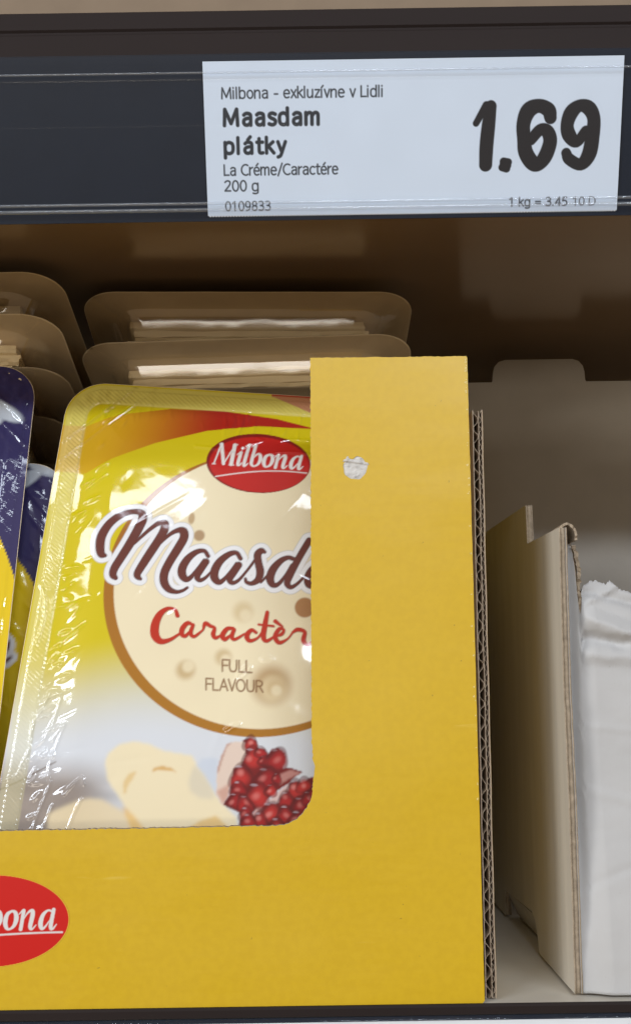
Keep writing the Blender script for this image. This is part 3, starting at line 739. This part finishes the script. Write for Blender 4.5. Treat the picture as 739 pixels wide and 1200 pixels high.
    # pomegranate
    a = soft(inside(X, Y, zp([(78, 460), (85, 300), (112, 210), (150, 130), (200, 112), (275, 110), (285, 200), (240, 280), (180, 380), (150, 480), (120, 535)], Z5)), 2)
    C = lay(C, a, lin((228, 206, 190)))
    a = soft(inside(X, Y, zp([(85, 300), (112, 210), (150, 130), (185, 115), (150, 150), (120, 230), (100, 300), (85, 330)], Z5)), 2); C = lay(C, a * .6, lin((160, 84, 60)))
    a = soft(inside(X, Y, zp([(80, 440), (120, 420), (165, 390), (170, 480), (125, 535)], Z5)), 5); C = lay(C, a * .6, lin((196, 130, 110)))
    red = [(250, 105), (300, 85), (345, 105), (355, 155), (400, 160), (420, 200), (445, 160), (490, 155), (535, 190), (540, 240), (515, 290), (570, 285), (655, 315), (600, 345),
           (560, 390), (480, 440), (420, 490), (390, 540), (320, 580), (320, 680), (235, 680), (235, 585), (170, 550), (125, 530), (165, 470), (175, 380), (195, 290), (245, 270), (275, 200), (270, 120)]
    a = soft(inside(X, Y, zp(red, Z5)), 1); C = lay(C, a, lin((120, 16, 18)))
    red2 = [(320, 590), (360, 545), (430, 525), (495, 520), (500, 470), (555, 440), (560, 390), (610, 372), (650, 390), (700, 350), (860, 330), (860, 760), (300, 760)]
    a = soft(inside(X, Y, zp(red2, Z5)), 1); C = lay(C, a, lin((118, 22, 26)))
    a = soft(inside(X, Y, zp([(500, 330), (570, 300), (640, 320), (560, 360), (500, 400)], Z5)), 2); C = lay(C, a * .75, lin((206, 150, 140)))
    a = soft(inside(X, Y, zp([(420, 510), (470, 460), (560, 390), (560, 440), (500, 480), (490, 520)], Z5)), 2); C = lay(C, a * .85, lin((214, 178, 170)))
    a = soft(inside(X, Y, zp([(318, 590), (345, 550), (390, 545), (370, 590), (330, 610)], Z5)), 2); C = lay(C, a * .85, lin((214, 170, 164)))
    r = random.Random(5)
    for (cx, cy, rr) in ((305, 130, 46), (315, 225, 60), (375, 185, 36), (390, 240, 30), (475, 235, 66), (240, 345, 66), (405, 365, 66), (345, 475, 72), (225, 430, 46), (200, 510, 46), (270, 530, 50), (440, 440, 36), (480, 360, 30),
                         (275, 600, 44), (600, 430, 52), (660, 400, 44), (540, 500, 46), (430, 590, 60), (540, 600, 52), (635, 545, 52), (365, 640, 48), (290, 645, 44), (690, 490, 40), (620, 640, 56), (720, 580, 50), (480, 680, 50), (740, 450, 44)):
        px, py, pr = Z5[0] + cx / Z5[2], Z5[1] + cy / Z5[2], rr / Z5[2] * 1.16
        x0, y0 = pk(px, py); R = pr * PXMM; rot = r.uniform(-.9, .9); st_ = r.uniform(.86, 1.12)
        c, s_ = math.cos(rot), math.sin(rot); A, B_ = ((X - x0) * c + (Y - y0) * s_) / R * st_, (-(X - x0) * s_ + (Y - y0) * c) / R / st_
        wv = 1 + .12 * np.sin(3 * np.arctan2(B_, A) + rot * 4); e = np.hypot(A, B_) * wv
        C = lay(C, sstep(1.10, .90, e) * .6, lin((88, 10, 16)))
        C = lay(C, sstep(1.0, .25, np.hypot(A - .1, B_ + .12) * wv) * .95, lin(r.choice([(176, 30, 32), (158, 22, 28), (190, 44, 40)])))
        hx, hy = r.uniform(-.3, .1), r.uniform(-.1, .25)
        C = lay(C, r.uniform(.35, .7) * sstep(.50, .05, np.hypot((A - hx) / 1.0, (B_ - hy) / .8)), lin((226, 140, 132)))
        C = lay(C, r.uniform(.1, .5) * sstep(.26, .10, np.hypot((X - x0 + .25 * R) / R / 1.5, (Y - y0 - .78 * R) / R / .5)), lin((206, 196, 206)))
    # brown brush word with white outline
    st = [zs(s, z[0], z[1], z[2], pk, PXMM) for z, s in WORD]
    Fd = field(gx, gy, st, 4)
    C = lay(C, cover01(Fd - 2.05, .4), lin((190, 186, 184)))
    C = lay(C, cover01(Fd - 1.85, .4), lin((238, 238, 240)))
    C = lay(C, cover01(Fd - 0.12, .4), lin((74, 34, 34)))
    C = lay(C, cover01(Fd + 0.12, .35), lin((104, 50, 40)))
    # red script word with darker shade line
    st = [zs(s, z[0], z[1], z[2], pk, PXMM) for z, s in SUB]
    Fd = field(gx, gy, [s + np.array([.28, -.22, -.1]) for s in st], 2); C = lay(C, cover01(Fd, .35) * .8, lin((120, 60, 36)))
    Fd = field(gx, gy, st, 2); C = lay(C, cover01(Fd, .35), lin((190, 44, 18)))
    Fd = field(gx, gy, caps('FULL', 261, 787.5, 13.5, math.radians(2.5)) + caps('FLAVOUR', 242, 809, 13.2, math.radians(2.5)), 2)
    C = lay(C, cover01(Fd, .35) * .9, lin((132, 92, 54)))
    # oval emblem
    e, ax = ell(303, 544, 61, 35)
    C = lay(C, np.clip((1 - e) * ax / .4 + .5, 0, 1), lin((132, 20, 16)))
    e, ax = ell(304, 545.5, 58.5, 32.5)
    C = lay(C, np.clip((1 - e) * ax / .8 + .5, 0, 1), lin((196, 30, 24)))
    x0, y0 = pk(249, 545); x1, y1 = pk(356, 552)
    st = emblem_strokes(x0, y0, (x1 - x0) / 6.3, math.atan2(y1 - y0, x1 - x0), 0.95)
    up_ = [np.array([(*pk(253 + t * 106, 560 - 6.5 * math.sin(t * 2.5)), .22) for t in np.linspace(0, 1, 30)])]
    Fd = np.minimum(field(gx, gy, st, 1.5), field(gx, gy, up_, 1.5))
    C = lay(C, cover01(Fd, .35), lin((236, 232, 228)))
    return np.clip(C * 0.94, 0, 1)

def art_purple(gx, gy, word=True):
    X, Y = np.meshgrid(gx, gy)
    C = np.ones(X.shape + (3,)) * lin((226, 194, 14))
    bd = 24 + 52 * (1 - np.exp(-(70 - X) / 20.0)) - 14 * sstep(-10, -70, X)
    C = lay(C, np.clip((Y - bd) / .4 + .5, 0, 1), lin((48, 42, 88)))
    # pale leaf sprigs along the top corners
    for cx, cy, rot, L in ((58, 92, -.5, 11), (50, 84, .5, 12), (40, 94, -.2, 10), (-56, 92, .6, 11), (-46, 86, -.4, 12)):
        c, s = math.cos(rot), math.sin(rot); a, b = (X - cx) * c + (Y - cy) * s, -(X - cx) * s + (Y - cy) * c
        C = lay(C, np.clip((1 - np.hypot(a / L, b / 3.6)) * 4, 0, 1) * .95, lin((190, 198, 208)))
    if word:
        st = [zs(s, z[0], z[1], z[2], pk, PXMM) for z, s in WORD]
        st = [s + np.array([0, -10, 0]) for s in st]
        Fd = field(gx, gy, st, 4)
        C = lay(C, cover01(Fd - 1.9, .6), lin((236, 236, 238))); C = lay(C, cover01(Fd, .6), lin((100, 50, 42)))
        y0 = -30; C = lay(C, sstep(y0, y0 - 45, Y) * .8, lin((226, 226, 226)))
    return np.clip(C, 0, 1)

def lid_height(gx, gy, h, seed, detail=1.0, loops=True):
    X, Y = np.meshgrid(gx, gy); e = edge_dist(X, Y, PW, h)
    r = random.Random(seed)
    H = 1.3 * sstep(9, 26, e)
    H += 0.5 * (vnoise(X, Y, .045, seed) - .5) * sstep(8, 20, e)
    H += 0.10 * (vnoise(X + Y * .4, Y, .13, seed + 1) - .5) * sstep(8, 14, e) + .012 * (vnoise(X, Y, .35, seed + 2) - .5)
    # raised seal with its fine hatching
    seal = sstep(2.2, 3.0, e) * sstep(8.8, 8.0, e)
    H += seal * (0.22 + 0.18 * (vnoise(X, Y, .30, seed + 7) - .5) + 0.07 * detail * np.sin((X * .8 + Y) * 2 * math.pi / 1.7))
    # diagonal gusset across the top corners
    for sx in (-1, 1):
        dg = (PW / 2 - sx * X) + (h / 2 - Y)
        H += .45 * np.exp(-((dg - 27) / 1.0) ** 2) * (e > 1) + .28 * np.exp(-((dg - 35) / 0.8) ** 2) * (e > 1)
        H += sstep(26, 20, dg) * (.45 * (vnoise(X, Y, .42, seed + 5) - .5)) * sstep(0.5, 2.5, e)
    # puckers where the film leaves the seal
    for _ in range(int(190 * detail)):
        if r.random() < .6:
            s = r.choice((-1, 1)); cx, cy = s * (PW / 2 - 9 - r.uniform(1, 9)), r.uniform(-h / 2 + 14, h / 2 - 14); rot = r.uniform(-.5, .5) + (-.55 * s)
        else:
            s = r.choice((-1, 1)); cx, cy = r.uniform(-PW / 2 + 14, PW / 2 - 14), s * (h / 2 - 9 - r.uniform(1, 9)); rot = math.pi / 2 + r.uniform(-.5, .5)
        L, w, a = r.uniform(1.6, 4.2), r.uniform(.5, 1.1), r.uniform(.10, .34)
        m_ = (np.abs(gx - cx) < 10); n_ = (np.abs(gy - cy) < 10)
        if not m_.any() or not n_.any(): continue
        ix, iy = np.where(m_)[0], np.where(n_)[0]; sl = (slice(iy[0], iy[-1] + 1), slice(ix[0], ix[-1] + 1))
        c, s_ = math.cos(rot), math.sin(rot); A, B_ = (X[sl] - cx) * c + (Y[sl] - cy) * s_, -(X[sl] - cx) * s_ + (Y[sl] - cy) * c
        H[sl] += a * np.exp(-(A / L) ** 2 - (B_ / w) ** 2)
    # random soft dents and creases over the middle
    for _ in range(int(46 * detail)):
        cx, cy, rot = r.uniform(-55, 55), r.uniform(-h / 2 + 20, h / 2 - 20), r.uniform(-.9, .9) + .5
        L, w, a = r.uniform(3, 9), r.uniform(.8, 2.0), r.uniform(-.11, .11)
        c, s_ = math.cos(rot), math.sin(rot); A, B_ = (X - cx) * c + (Y - cy) * s_, -(X - cx) * s_ + (Y - cy) * c
        H += a * np.exp(-(A / L) ** 2 - (B_ / w) ** 2)
    if loops:
        z = (0, 640, 3.533)
        LP = [[(210, 605), (250, 615), (240, 680), (190, 790), (130, 830), (140, 740), (180, 670), (210, 605)], [(125, 840), (95, 900), (70, 950), (10, 970)],
              [(215, 805), (270, 740), (250, 790), (210, 900), (205, 950), (210, 985), (180, 1060), (135, 1175)], [(160, 870), (190, 840), (185, 870), (160, 870)],
              [(125, 960), (150, 920), (150, 950), (125, 980)], [(340, 1050), (310, 1110), (285, 1175)], [(270, 1030), (340, 960), (350, 990)], [(220, 1080), (180, 1175)],
              [(240, 420), (250, 415), (245, 428), (240, 420)], [(225, 495), (250, 490), (240, 508), (225, 495)], [(170, 160), (190, 220), (180, 320), (150, 410)]]
        st = [zs([(p[0], p[1], 0) for p in s], *z, pk, PXMM) for s in LP]
        z = (170, 690, 3.695)
        st += [zs([(p[0], p[1], 0) for p in s], *z, pk, PXMM) for s in ([(390, 400), (430, 345), (455, 345), (420, 390), (390, 400)], [(500, 310), (525, 300), (550, 308), (520, 316), (500, 310)])]
        st += [zs([(p[0], p[1], 0) for p in s], 240, 850, 5.685, pk, PXMM) for s in ([(130, 40), (180, 5), (230, -5), (190, 25), (140, 55), (130, 40)],)]
        st += [zs([(p[0], p[1], 0) for p in s], 230, 500, 5.28, pk, PXMM) for s in ([(0, 130), (120, 145), (260, 180), (420, 180), (560, 165), (690, 175)], [(270, 150), (330, 120), (410, 95), (380, 80)], [(520, 95), (580, 85), (690, 90)])]
        Fd = field(gx, gy, st, 2.5)
        H += .24 * np.exp(-(np.minimum(Fd, 9) / .55) ** 2)
    return H

def pack_parts(root, art, step, h, seed, detail, filmmat, rim=0.0, slices=True):
    gx = np.linspace(-PW / 2, PW / 2, int(PW / step) + 1); gy = np.linspace(-h / 2, h / 2, int(h / step) + 1)
    X, Y = np.meshgrid(gx, gy); H = lid_height(gx, gy, h, seed, detail, loops=(detail >= 1))
    Cc = art(gx, gy)
    e = edge_dist(X, Y, PW, h)
    Cc = lay(Cc, sstep(9.2, 8.6, e) * sstep(.2, 1.0, e) * rim, lin((232, 226, 170)))  # paler seal band: whitish sheen of the hatching put into the colour
    Xc, Yc = clamp_rr(X, Y, PW, h, PR)
    def add(name, me, mat, smooth=True, **k):
        o = link(name, me, mat, None, smooth); o.parent = root; return o
    me = grid_mesh(Xc * MM, Yc * MM, (H + .0) * MM, keep=e > 0, cols=Cc)
    add('printed_lid', me, filmmat)
    # plain inner side of the lid
    gx = np.linspace(-PW / 2 - .2, PW / 2 + .2, 60); gy = np.linspace(-h / 2 - .2, h / 2 + .2, 84); X, Y = np.meshgrid(gx, gy)
    e = edge_dist(X, Y, PW, h); Xc, Yc = clamp_rr(X, Y, PW + .4, h + .4, PR)
    me = grid_mesh(Xc * MM, Yc * MM, np.full(X.shape, -.16) * MM + 0.1 * MM * (vnoise(X, Y, .1, seed) - .5), keep=e > -3.0)
    me.flip_normals()
    add('lid_lining', me, M['backing'])
    # clear tray: flange, shoulder, wall, floor
    v, f = [], []; n = 96
    rings = [(0.15, -.45, PR), (10.0, -.6, PR - 2), (11.3, -1.7, PR - 3), (12.5, -4.1, PR - 3), (14.5, -8.0, PR - 4), (16.8, -12.0, PR - 5), (20.5, -15.4, PR - 6), (26, -16.8, 6)]
    def rr(w, hh, r):
        out = []
        for q, (sx, sy, a0) in enumerate(((1, 1, 0), (-1, 1, 90), (-1, -1, 180), (1, -1, 270))):
            for i in range(n // 4):
                a = math.radians(a0 + 90 * i / (n // 4 - 1)); out.append((sx * (w / 2 - r) + r * math.cos(a), sy * (hh / 2 - r) + r * math.sin(a)))
        return out
    rj = random.Random(seed)
    for inset, z, r in rings:
        w = rj.uniform(.0, .3)
        for (a, b) in rr(PW - 2 * inset, h - 2 * inset, r): v.append((a * MM, b * MM, (z + w * math.sin(a * .21 + b * .13)) * MM))
    for i in range(len(rings) - 1):
        for j in range(n):
            a, b = i * n + j, i * n + (j + 1) % n; f.append((a, a + n, b + n, b))
    f.append(tuple(range((len(rings) - 1) * n, len(rings) * n))[::-1])
    add('tray', mesh(v, f), M['tray'])
    if slices:
        for k in range(6):
            gx = np.linspace(-1, 1, 25); gy = np.linspace(-1, 1, 31); X, Y = np.meshgrid(gx, gy)
            ox, oy = rj.uniform(-1.6, 1.6), rj.uniform(-1.4, .6)
            z = -1.6 - 2.05 * k + .6 * vnoise(X * 3, Y * 3 + k * 7, 1.1, seed + k) + .2 * rj.random()
            top_ = np.stack([X * (PW / 2 - 19.4) + ox + 1.1 * (vnoise(X * 3, Y * 9, 1.0, k + 60) - .5), Y * (h / 2 - 19.7) + oy + 1.5 * (vnoise(X * 9, Y * 3, 1.0, k + 80) - .5), z], -1).reshape(-1, 3) * MM
            nv = len(top_); bot = top_ - np.array([0, 0, 1.75 * MM]); ny, nx = X.shape; idx = np.arange(nv).reshape(ny, nx)
            F = [tuple(q) for q in np.stack([idx[:-1, :-1], idx[:-1, 1:], idx[1:, 1:], idx[1:, :-1]], -1).reshape(-1, 4)]
            F += [tuple(nv + np.array(q)[::-1]) for q in F[:]]
            ring = list(idx[0, :]) + list(idx[1:, -1]) + list(idx[-1, -2::-1]) + list(idx[-2:0:-1, 0])
            for i in range(len(ring)): a, b = ring[i], ring[(i + 1) % len(ring)]; F.append((b, a, nv + a, nv + b))
            add('cheese_slice', mesh(np.vstack([top_, bot]), [tuple(int(t) for t in q) for q in F]), M['cheese'], False)
    return root
def frame(root, xh, yh, zh, c):
    m = Matrix.Identity(4)
    for i in range(3): m[i][0], m[i][1], m[i][2], m[i][3] = xh[i], yh[i], zh[i], c[i]
    root.matrix_world = m
def stand(root, cx, cv, y0, lean, rot, z0=0.0):
    e = np.array([0, math.sin(lean), math.cos(lean)]); n_ = np.array([0, -math.cos(lean), math.sin(lean)])
    xh = math.cos(rot) * _X + math.sin(rot) * e; yh = -math.sin(rot) * _X + math.cos(rot) * e
    frame(root, xh, yh, n_, np.array([cx * MM, y0, z0]) + e * cv * MM)

p1 = empty('cheese_pack', label='yellow printed pack with red swoosh, brown brush lettering and pomegranate picture in box window', cat='cheese pack')
pack_parts(p1, art_front, 0.36, PH, 11, 1.0, M['film'], rim=.30, slices=False)
stand(p1, P1_C[0], P1_C[1], P1_O[1], LEAN, TILT)

p2 = empty('cheese_pack', label='purple topped yellow pack with pale leaf sprigs standing at the front beside the swoosh pack', cat='cheese pack')
pack_parts(p2, lambda a, b: art_purple(a, b), 0.6, 222.0, 23, 0.99, M['film'], slices=False)
stand(p2, -181.5, 119.0, 0.349, math.radians(11), math.radians(-1.2))

p3 = empty('cheese_pack', label='shaded purple and yellow pack half hidden behind the front purple pack', cat='cheese pack')
pack_parts(p3, lambda a, b: art_purple(a, b), 0.8, 184.0, 29, 0.9, M['film_plain'], slices=False)
stand(p3, -168.5, 96.5, 0.370, math.radians(7), math.radians(-2.0))

# lying packs: tray down, narrow end to the front and raised
def lay_pack(root, xc, yfront, zfront, tau, yaw=0.0):
    yh = np.array([math.sin(yaw) * math.cos(tau), -math.cos(yaw) * math.cos(tau), math.sin(tau)]); zh0 = np.array([0, math.sin(tau), math.cos(tau)])
    xh = np.cross(yh, zh0); xh /= np.linalg.norm(xh); zh = np.cross(xh, yh)
    c = np.array([xc * MM, yfront, zfront]) - yh * PH / 2 * MM
    frame(root, xh, yh, zh, c)
proto = empty('cheese_pack', cat='cheese pack')
pack_parts(proto, lambda a, b: art_purple(a, b, False), 2.6, PH, 41, 0.6, M['film_plain'])
def copy_pack(src):
    r = src.copy(); COL.objects.link(r)
    for ch in src.children:
        c = ch.copy(); COL.objects.link(c); c.parent = r
    return r
TAU = math.radians(17)
ORD = 'first second third fourth fifth sixth seventh eighth ninth tenth eleventh twelfth thirteenth fourteenth'.split()
ry = random.Random(9)
first = True
for (xc, yf, heights, names, grp) in (
    (-27, 0.410, [0.2605, 0.2405, 0.2195], ['clear tray cheese pack lying topmost behind the swoosh pack, under the upper shelf', 'clear tray cheese pack second from the top of the pile behind the swoosh pack', 'clear tray cheese pack third from the top behind the swoosh pack, only its rim showing'], 'packs piled behind the yellow swoosh pack'),
    (-172, 0.386, [0.2610, 0.2440, 0.2260, 0.2090, 0.1920], ['clear tray cheese pack lying topmost behind the front purple pack', 'clear tray cheese pack second from the top behind the front purple pack', 'clear tray cheese pack third from the top behind the front purple pack',
      'clear tray cheese pack fourth from the top behind the front purple pack', 'clear tray cheese pack fifth from the top behind the front purple pack'], 'packs piled behind the purple pack')):
    for i, z in enumerate(heights):
        o = proto if first else copy_pack(proto); first = False
        lay_pack(o, xc + ry.uniform(-2, 2), yf + ry.uniform(-.002, .002) + (0 if xc > -100 else max(0, (0.2450 - z)) * .75), z, TAU + ry.uniform(-.018, .018), ry.uniform(-.035, .035))
        props(o, label=names[i], group=grp)
    z = heights[-1] - .0185; n_ord = len(heights)
    place = 'behind the swoosh pack' if xc > -100 else 'behind the front purple pack'
    while z > 0.075:
        o = copy_pack(proto); lay_pack(o, xc + ry.uniform(-2, 2), 0.418, z, TAU, 0)
        props(o, label='clear tray pack %s from the top, hidden %s' % (ORD[n_ord], place), group=grp); n_ord += 1
        z -= .0185

# ------------------------------------------------------------------ torn white box on the right
wbox = empty('torn_box', (0.11, 0.346, 0), label='torn white cardboard box with ragged front and taller back panel', cat='box')
PXW = 82.6
r2 = random.Random(12)
# left side panel outline in (Y, Z) mm with raised tab and a notch at the floor
out = jag([(345.0, 1.0), (344.4, 60), (346.2, 96), (345.0, 150.4)], 3, .25, r2) + jag([(345.2, 150.6), (391.0, 150.6)], 4, .1, r2) + \
      jag([(391.2, 150.8), (392.2, 165.7)], 1.2, .2, r2) + [(396, 165.8), (470, 165.8), (476, 163.5), (479, 159), (480, 151.2), (500, 151.0), (500, 1.0),
      (449.5, 1.0), (449.2, 10.4), (447.8, 11.2), (402, 13.4), (396.5, 11.5), (393.0, 6.0), (391.5, 1.2), (388, 1.0)]
def side_plate(x, th, shrink=0.0):
    me = plate([[(a * MM + (shrink * MM if a < 347 else 0), b * MM) for a, b in out]], th * MM)
    map_mesh(me, lambda c: Vector((x * MM + c.z - 0.03 * (c.x - .346) - 0.016 * (.15 - c.y), c.x, c.y)))
    return me
sp = link('side_panel', side_plate(PXW - .2, 0.45), [M['cream_card'], M['kraft_edge']], wbox); edge_mat(sp.data, 0)
cc = link('corrugated_core', side_plate(PXW + .25, 1.7, .5), M['kraft_edge'], sp)
il = link('inner_liner', side_plate(PXW + 1.96, 0.45, -.15), [M['white_card'], M['kraft_edge']], sp); edge_mat(il.data, 0)
# tongue of the floor flap behind the notch
v = [(88.0, 392, .8), (88.0, 450, .8), (83.4, 450, 10.5), (83.4, 398, 12.0)]
vv = [tuple(np.array(p) * MM) for p in v] + [tuple((np.array(p) + (1.2, 0, 0)) * MM) for p in v]
link('floor_tongue', mesh([(a - 0.03 * (b - .346) - 0.016 * (.15 - c), b, c) for a, b, c in vv], [(0, 1, 2, 3), (7, 6, 5, 4), (0, 4, 5, 1), (1, 5, 6, 2), (2, 6, 7, 3), (3, 7, 4, 0)]), M['cream_card'], sp)
# ragged front panel
WY = 0.3520
xs = np.concatenate([np.arange(85.2, 112, .35), np.arange(112, 262, 3.0)])
def wtop(x):
    k = [(85.2, 144.5), (87.8, 146.0), (88.6, 143), (89.2, 136), (89.0 + .6, 128), (90.0, 121), (90.3, 122.5), (90.9, 127), (91.6, 131.0), (93.5, 132.5), (96, 133.0), (99.5, 131.6), (101, 132.8), (104, 130.0), (108, 128.5), (115, 127), (262, 124)]
    return float(np.interp(x, [a for a, b in k], [b for a, b in k]))
tops = np.array([wtop(x) + r2.uniform(-.35, .35) for x in xs]); ts = np.linspace(0, 1, 130)
Xg = np.repeat(xs[None, :], len(ts), 0); Zg = ts[:, None] * (tops[None, :] - 1.0) + 1.0
D = np.zeros_like(Xg)
tri = lambda d, w: np.maximum(0, 1 - np.abs(d) / w)
wg = vnoise(Xg, Zg, .22, 33) - .5
right = sstep(89.6, 91.5, Xg)
D += -3.0 * tri(Zg - 120.5 + .42 * (Xg - 91) + 1.2 * wg, 5.2) * right           # flap folded out under the torn top
D += 2.4 * tri(Zg - 112.8 + .10 * (Xg - 91) + 1.6 * wg, 3.0) * right            # its valley
D += -1.5 * tri(Zg - 107.5 + .06 * (Xg - 91) + .8 * wg, 3.4) * right
D += -1.2 * tri(Zg - 128.0 - .5 * (Xg - 97) + wg, 2.2) * right + 1.3 * tri(Zg - 126.0 + .25 * (Xg - 104), 1.8) * right
D += 2.6 * sstep(125, 134, Zg + .35 * (Xg - 92)) * right
D += .5 * (vnoise(Xg, Zg, .035, 8) - .5) + 0.22 * (vnoise(Xg * .3, Zg, .3, 2) - .5)
D += -.35 * tri(Zg - 62 + .25 * (Xg - 95), 2.5) + .3 * tri(Zg - 38 - .4 * (Xg - 100), 2.0) - .3 * tri(Zg - 84 + .1 * (Xg - 90), 1.5)
D += -6.6 * sstep(75, 0, Zg) 
D += 2.0 * sstep(90.0, 86.0, Xg) * sstep(5, 60, Zg)
D += -2.4 * sstep(87, 95, Xg)                                                                     # the panel swings out from the corner
me = grid_mesh((Xg - 0.016 * (150 - Zg) - 0.1) * MM, WY + D * MM, Zg * MM)
wf = link('front_panel', me, [M['white_card'], M['kraft_edge']], wbox, True)
sd = wf.modifiers.new('thickness', 'SOLIDIFY'); sd.thickness = 0.0012; sd.offset = 1.0; sd.material_offset_rim = 1
sd.offset = -1.0
# brown ragged core showing along the tear
v, f = [], []
tp = [(88.3, 145.2), (89.0, 141), (89.6, 136), (89.4, 130), (89.9, 125), (89.6, 120.5)]
for i, (x, z) in enumerate(jag(tp, .8, .35, r2)):
    w = .9 + r2.uniform(-.3, .4); yy = WY - .0006 + r2.uniform(-.0004, .0004)
    v += [((x - w * .2) * MM, yy, z * MM), ((x + w) * MM, yy - .0005, z * MM), ((x + w) * MM, yy + .0016, z * MM)]
for i in range(len(v) // 3 - 1):
    a = i * 3
    for j in range(2): f.append((a + j, a + j + 1, a + j + 4, a + j + 3))
link('torn_edge', mesh(v, f), M['kraft_edge'], wf)
# corner fold bridging side and front panel at the top
arc = [(82.5, 149.9), (83.6, 151.6), (85.4, 152.4), (87.2, 151.8), (88.6, 149.6), (88.9, 146.4)]
arc = [tuple(p[:2]) for p in smooth_stroke([(a, b, 0) for a, b in arc], 4)]
v, f = [], []
for i, (x, z) in enumerate(arc):
    a = math.atan2(z - 146, x - 85.6); th = .9 + r2.uniform(-.12, .12); ya = .3462 + r2.uniform(-.0004, .0004)
    xi, zi = x - th * math.cos(a), z - th * math.sin(a)
    v += [(x * MM, ya, z * MM), (xi * MM, ya, zi * MM), (xi * MM, .358, zi * MM), (x * MM, .358, z * MM)]
for i in range(len(arc) - 1):
    for j in range(4):
        a, b = i * 4 + j, i * 4 + (j + 1) % 4; f.append((a, b, b + 4, a + 4))
f += [(3, 2, 1, 0), tuple(len(v) - 4 + t for t in range(4))]
link('corner_fold', mesh(v, f), M['kraft_edge'], wbox)
# tall back panel with its locking tab
bk = [(76.5, 1.0), (262, 1.0), (262, 245.4), (137.3, 245.4), (136.8, 246.4), (136.7, 250.5), (136.0, 253.6), (134.0, 256.1), (131.0, 257.2), (97, 257.2), (93.6, 256.2), (91.4, 253.8), (90.5, 250.5), (90.2, 246.2), (89.6, 245.6), (76.5, 245.6)]
me = plate([[(a * MM, b * MM) for a, b in bk]], 2.5 * MM); map_mesh(me, lambda c: Vector((c.x, .5012 + c.z, c.y)))
bp_ = link('back_panel', me, [M['grey_card'], M['kraft_edge']], wbox); edge_mat(me, 1)
box('base', 84.9 * MM, 262 * MM, 0.357, 0.4999, 0.0006, 0.0024, M['grey_card'], wbox)
box('side_panel', 262.2 * MM, 264.6 * MM, 0.346, 0.50, 0.0006, 0.151, M['grey_card'], wbox)
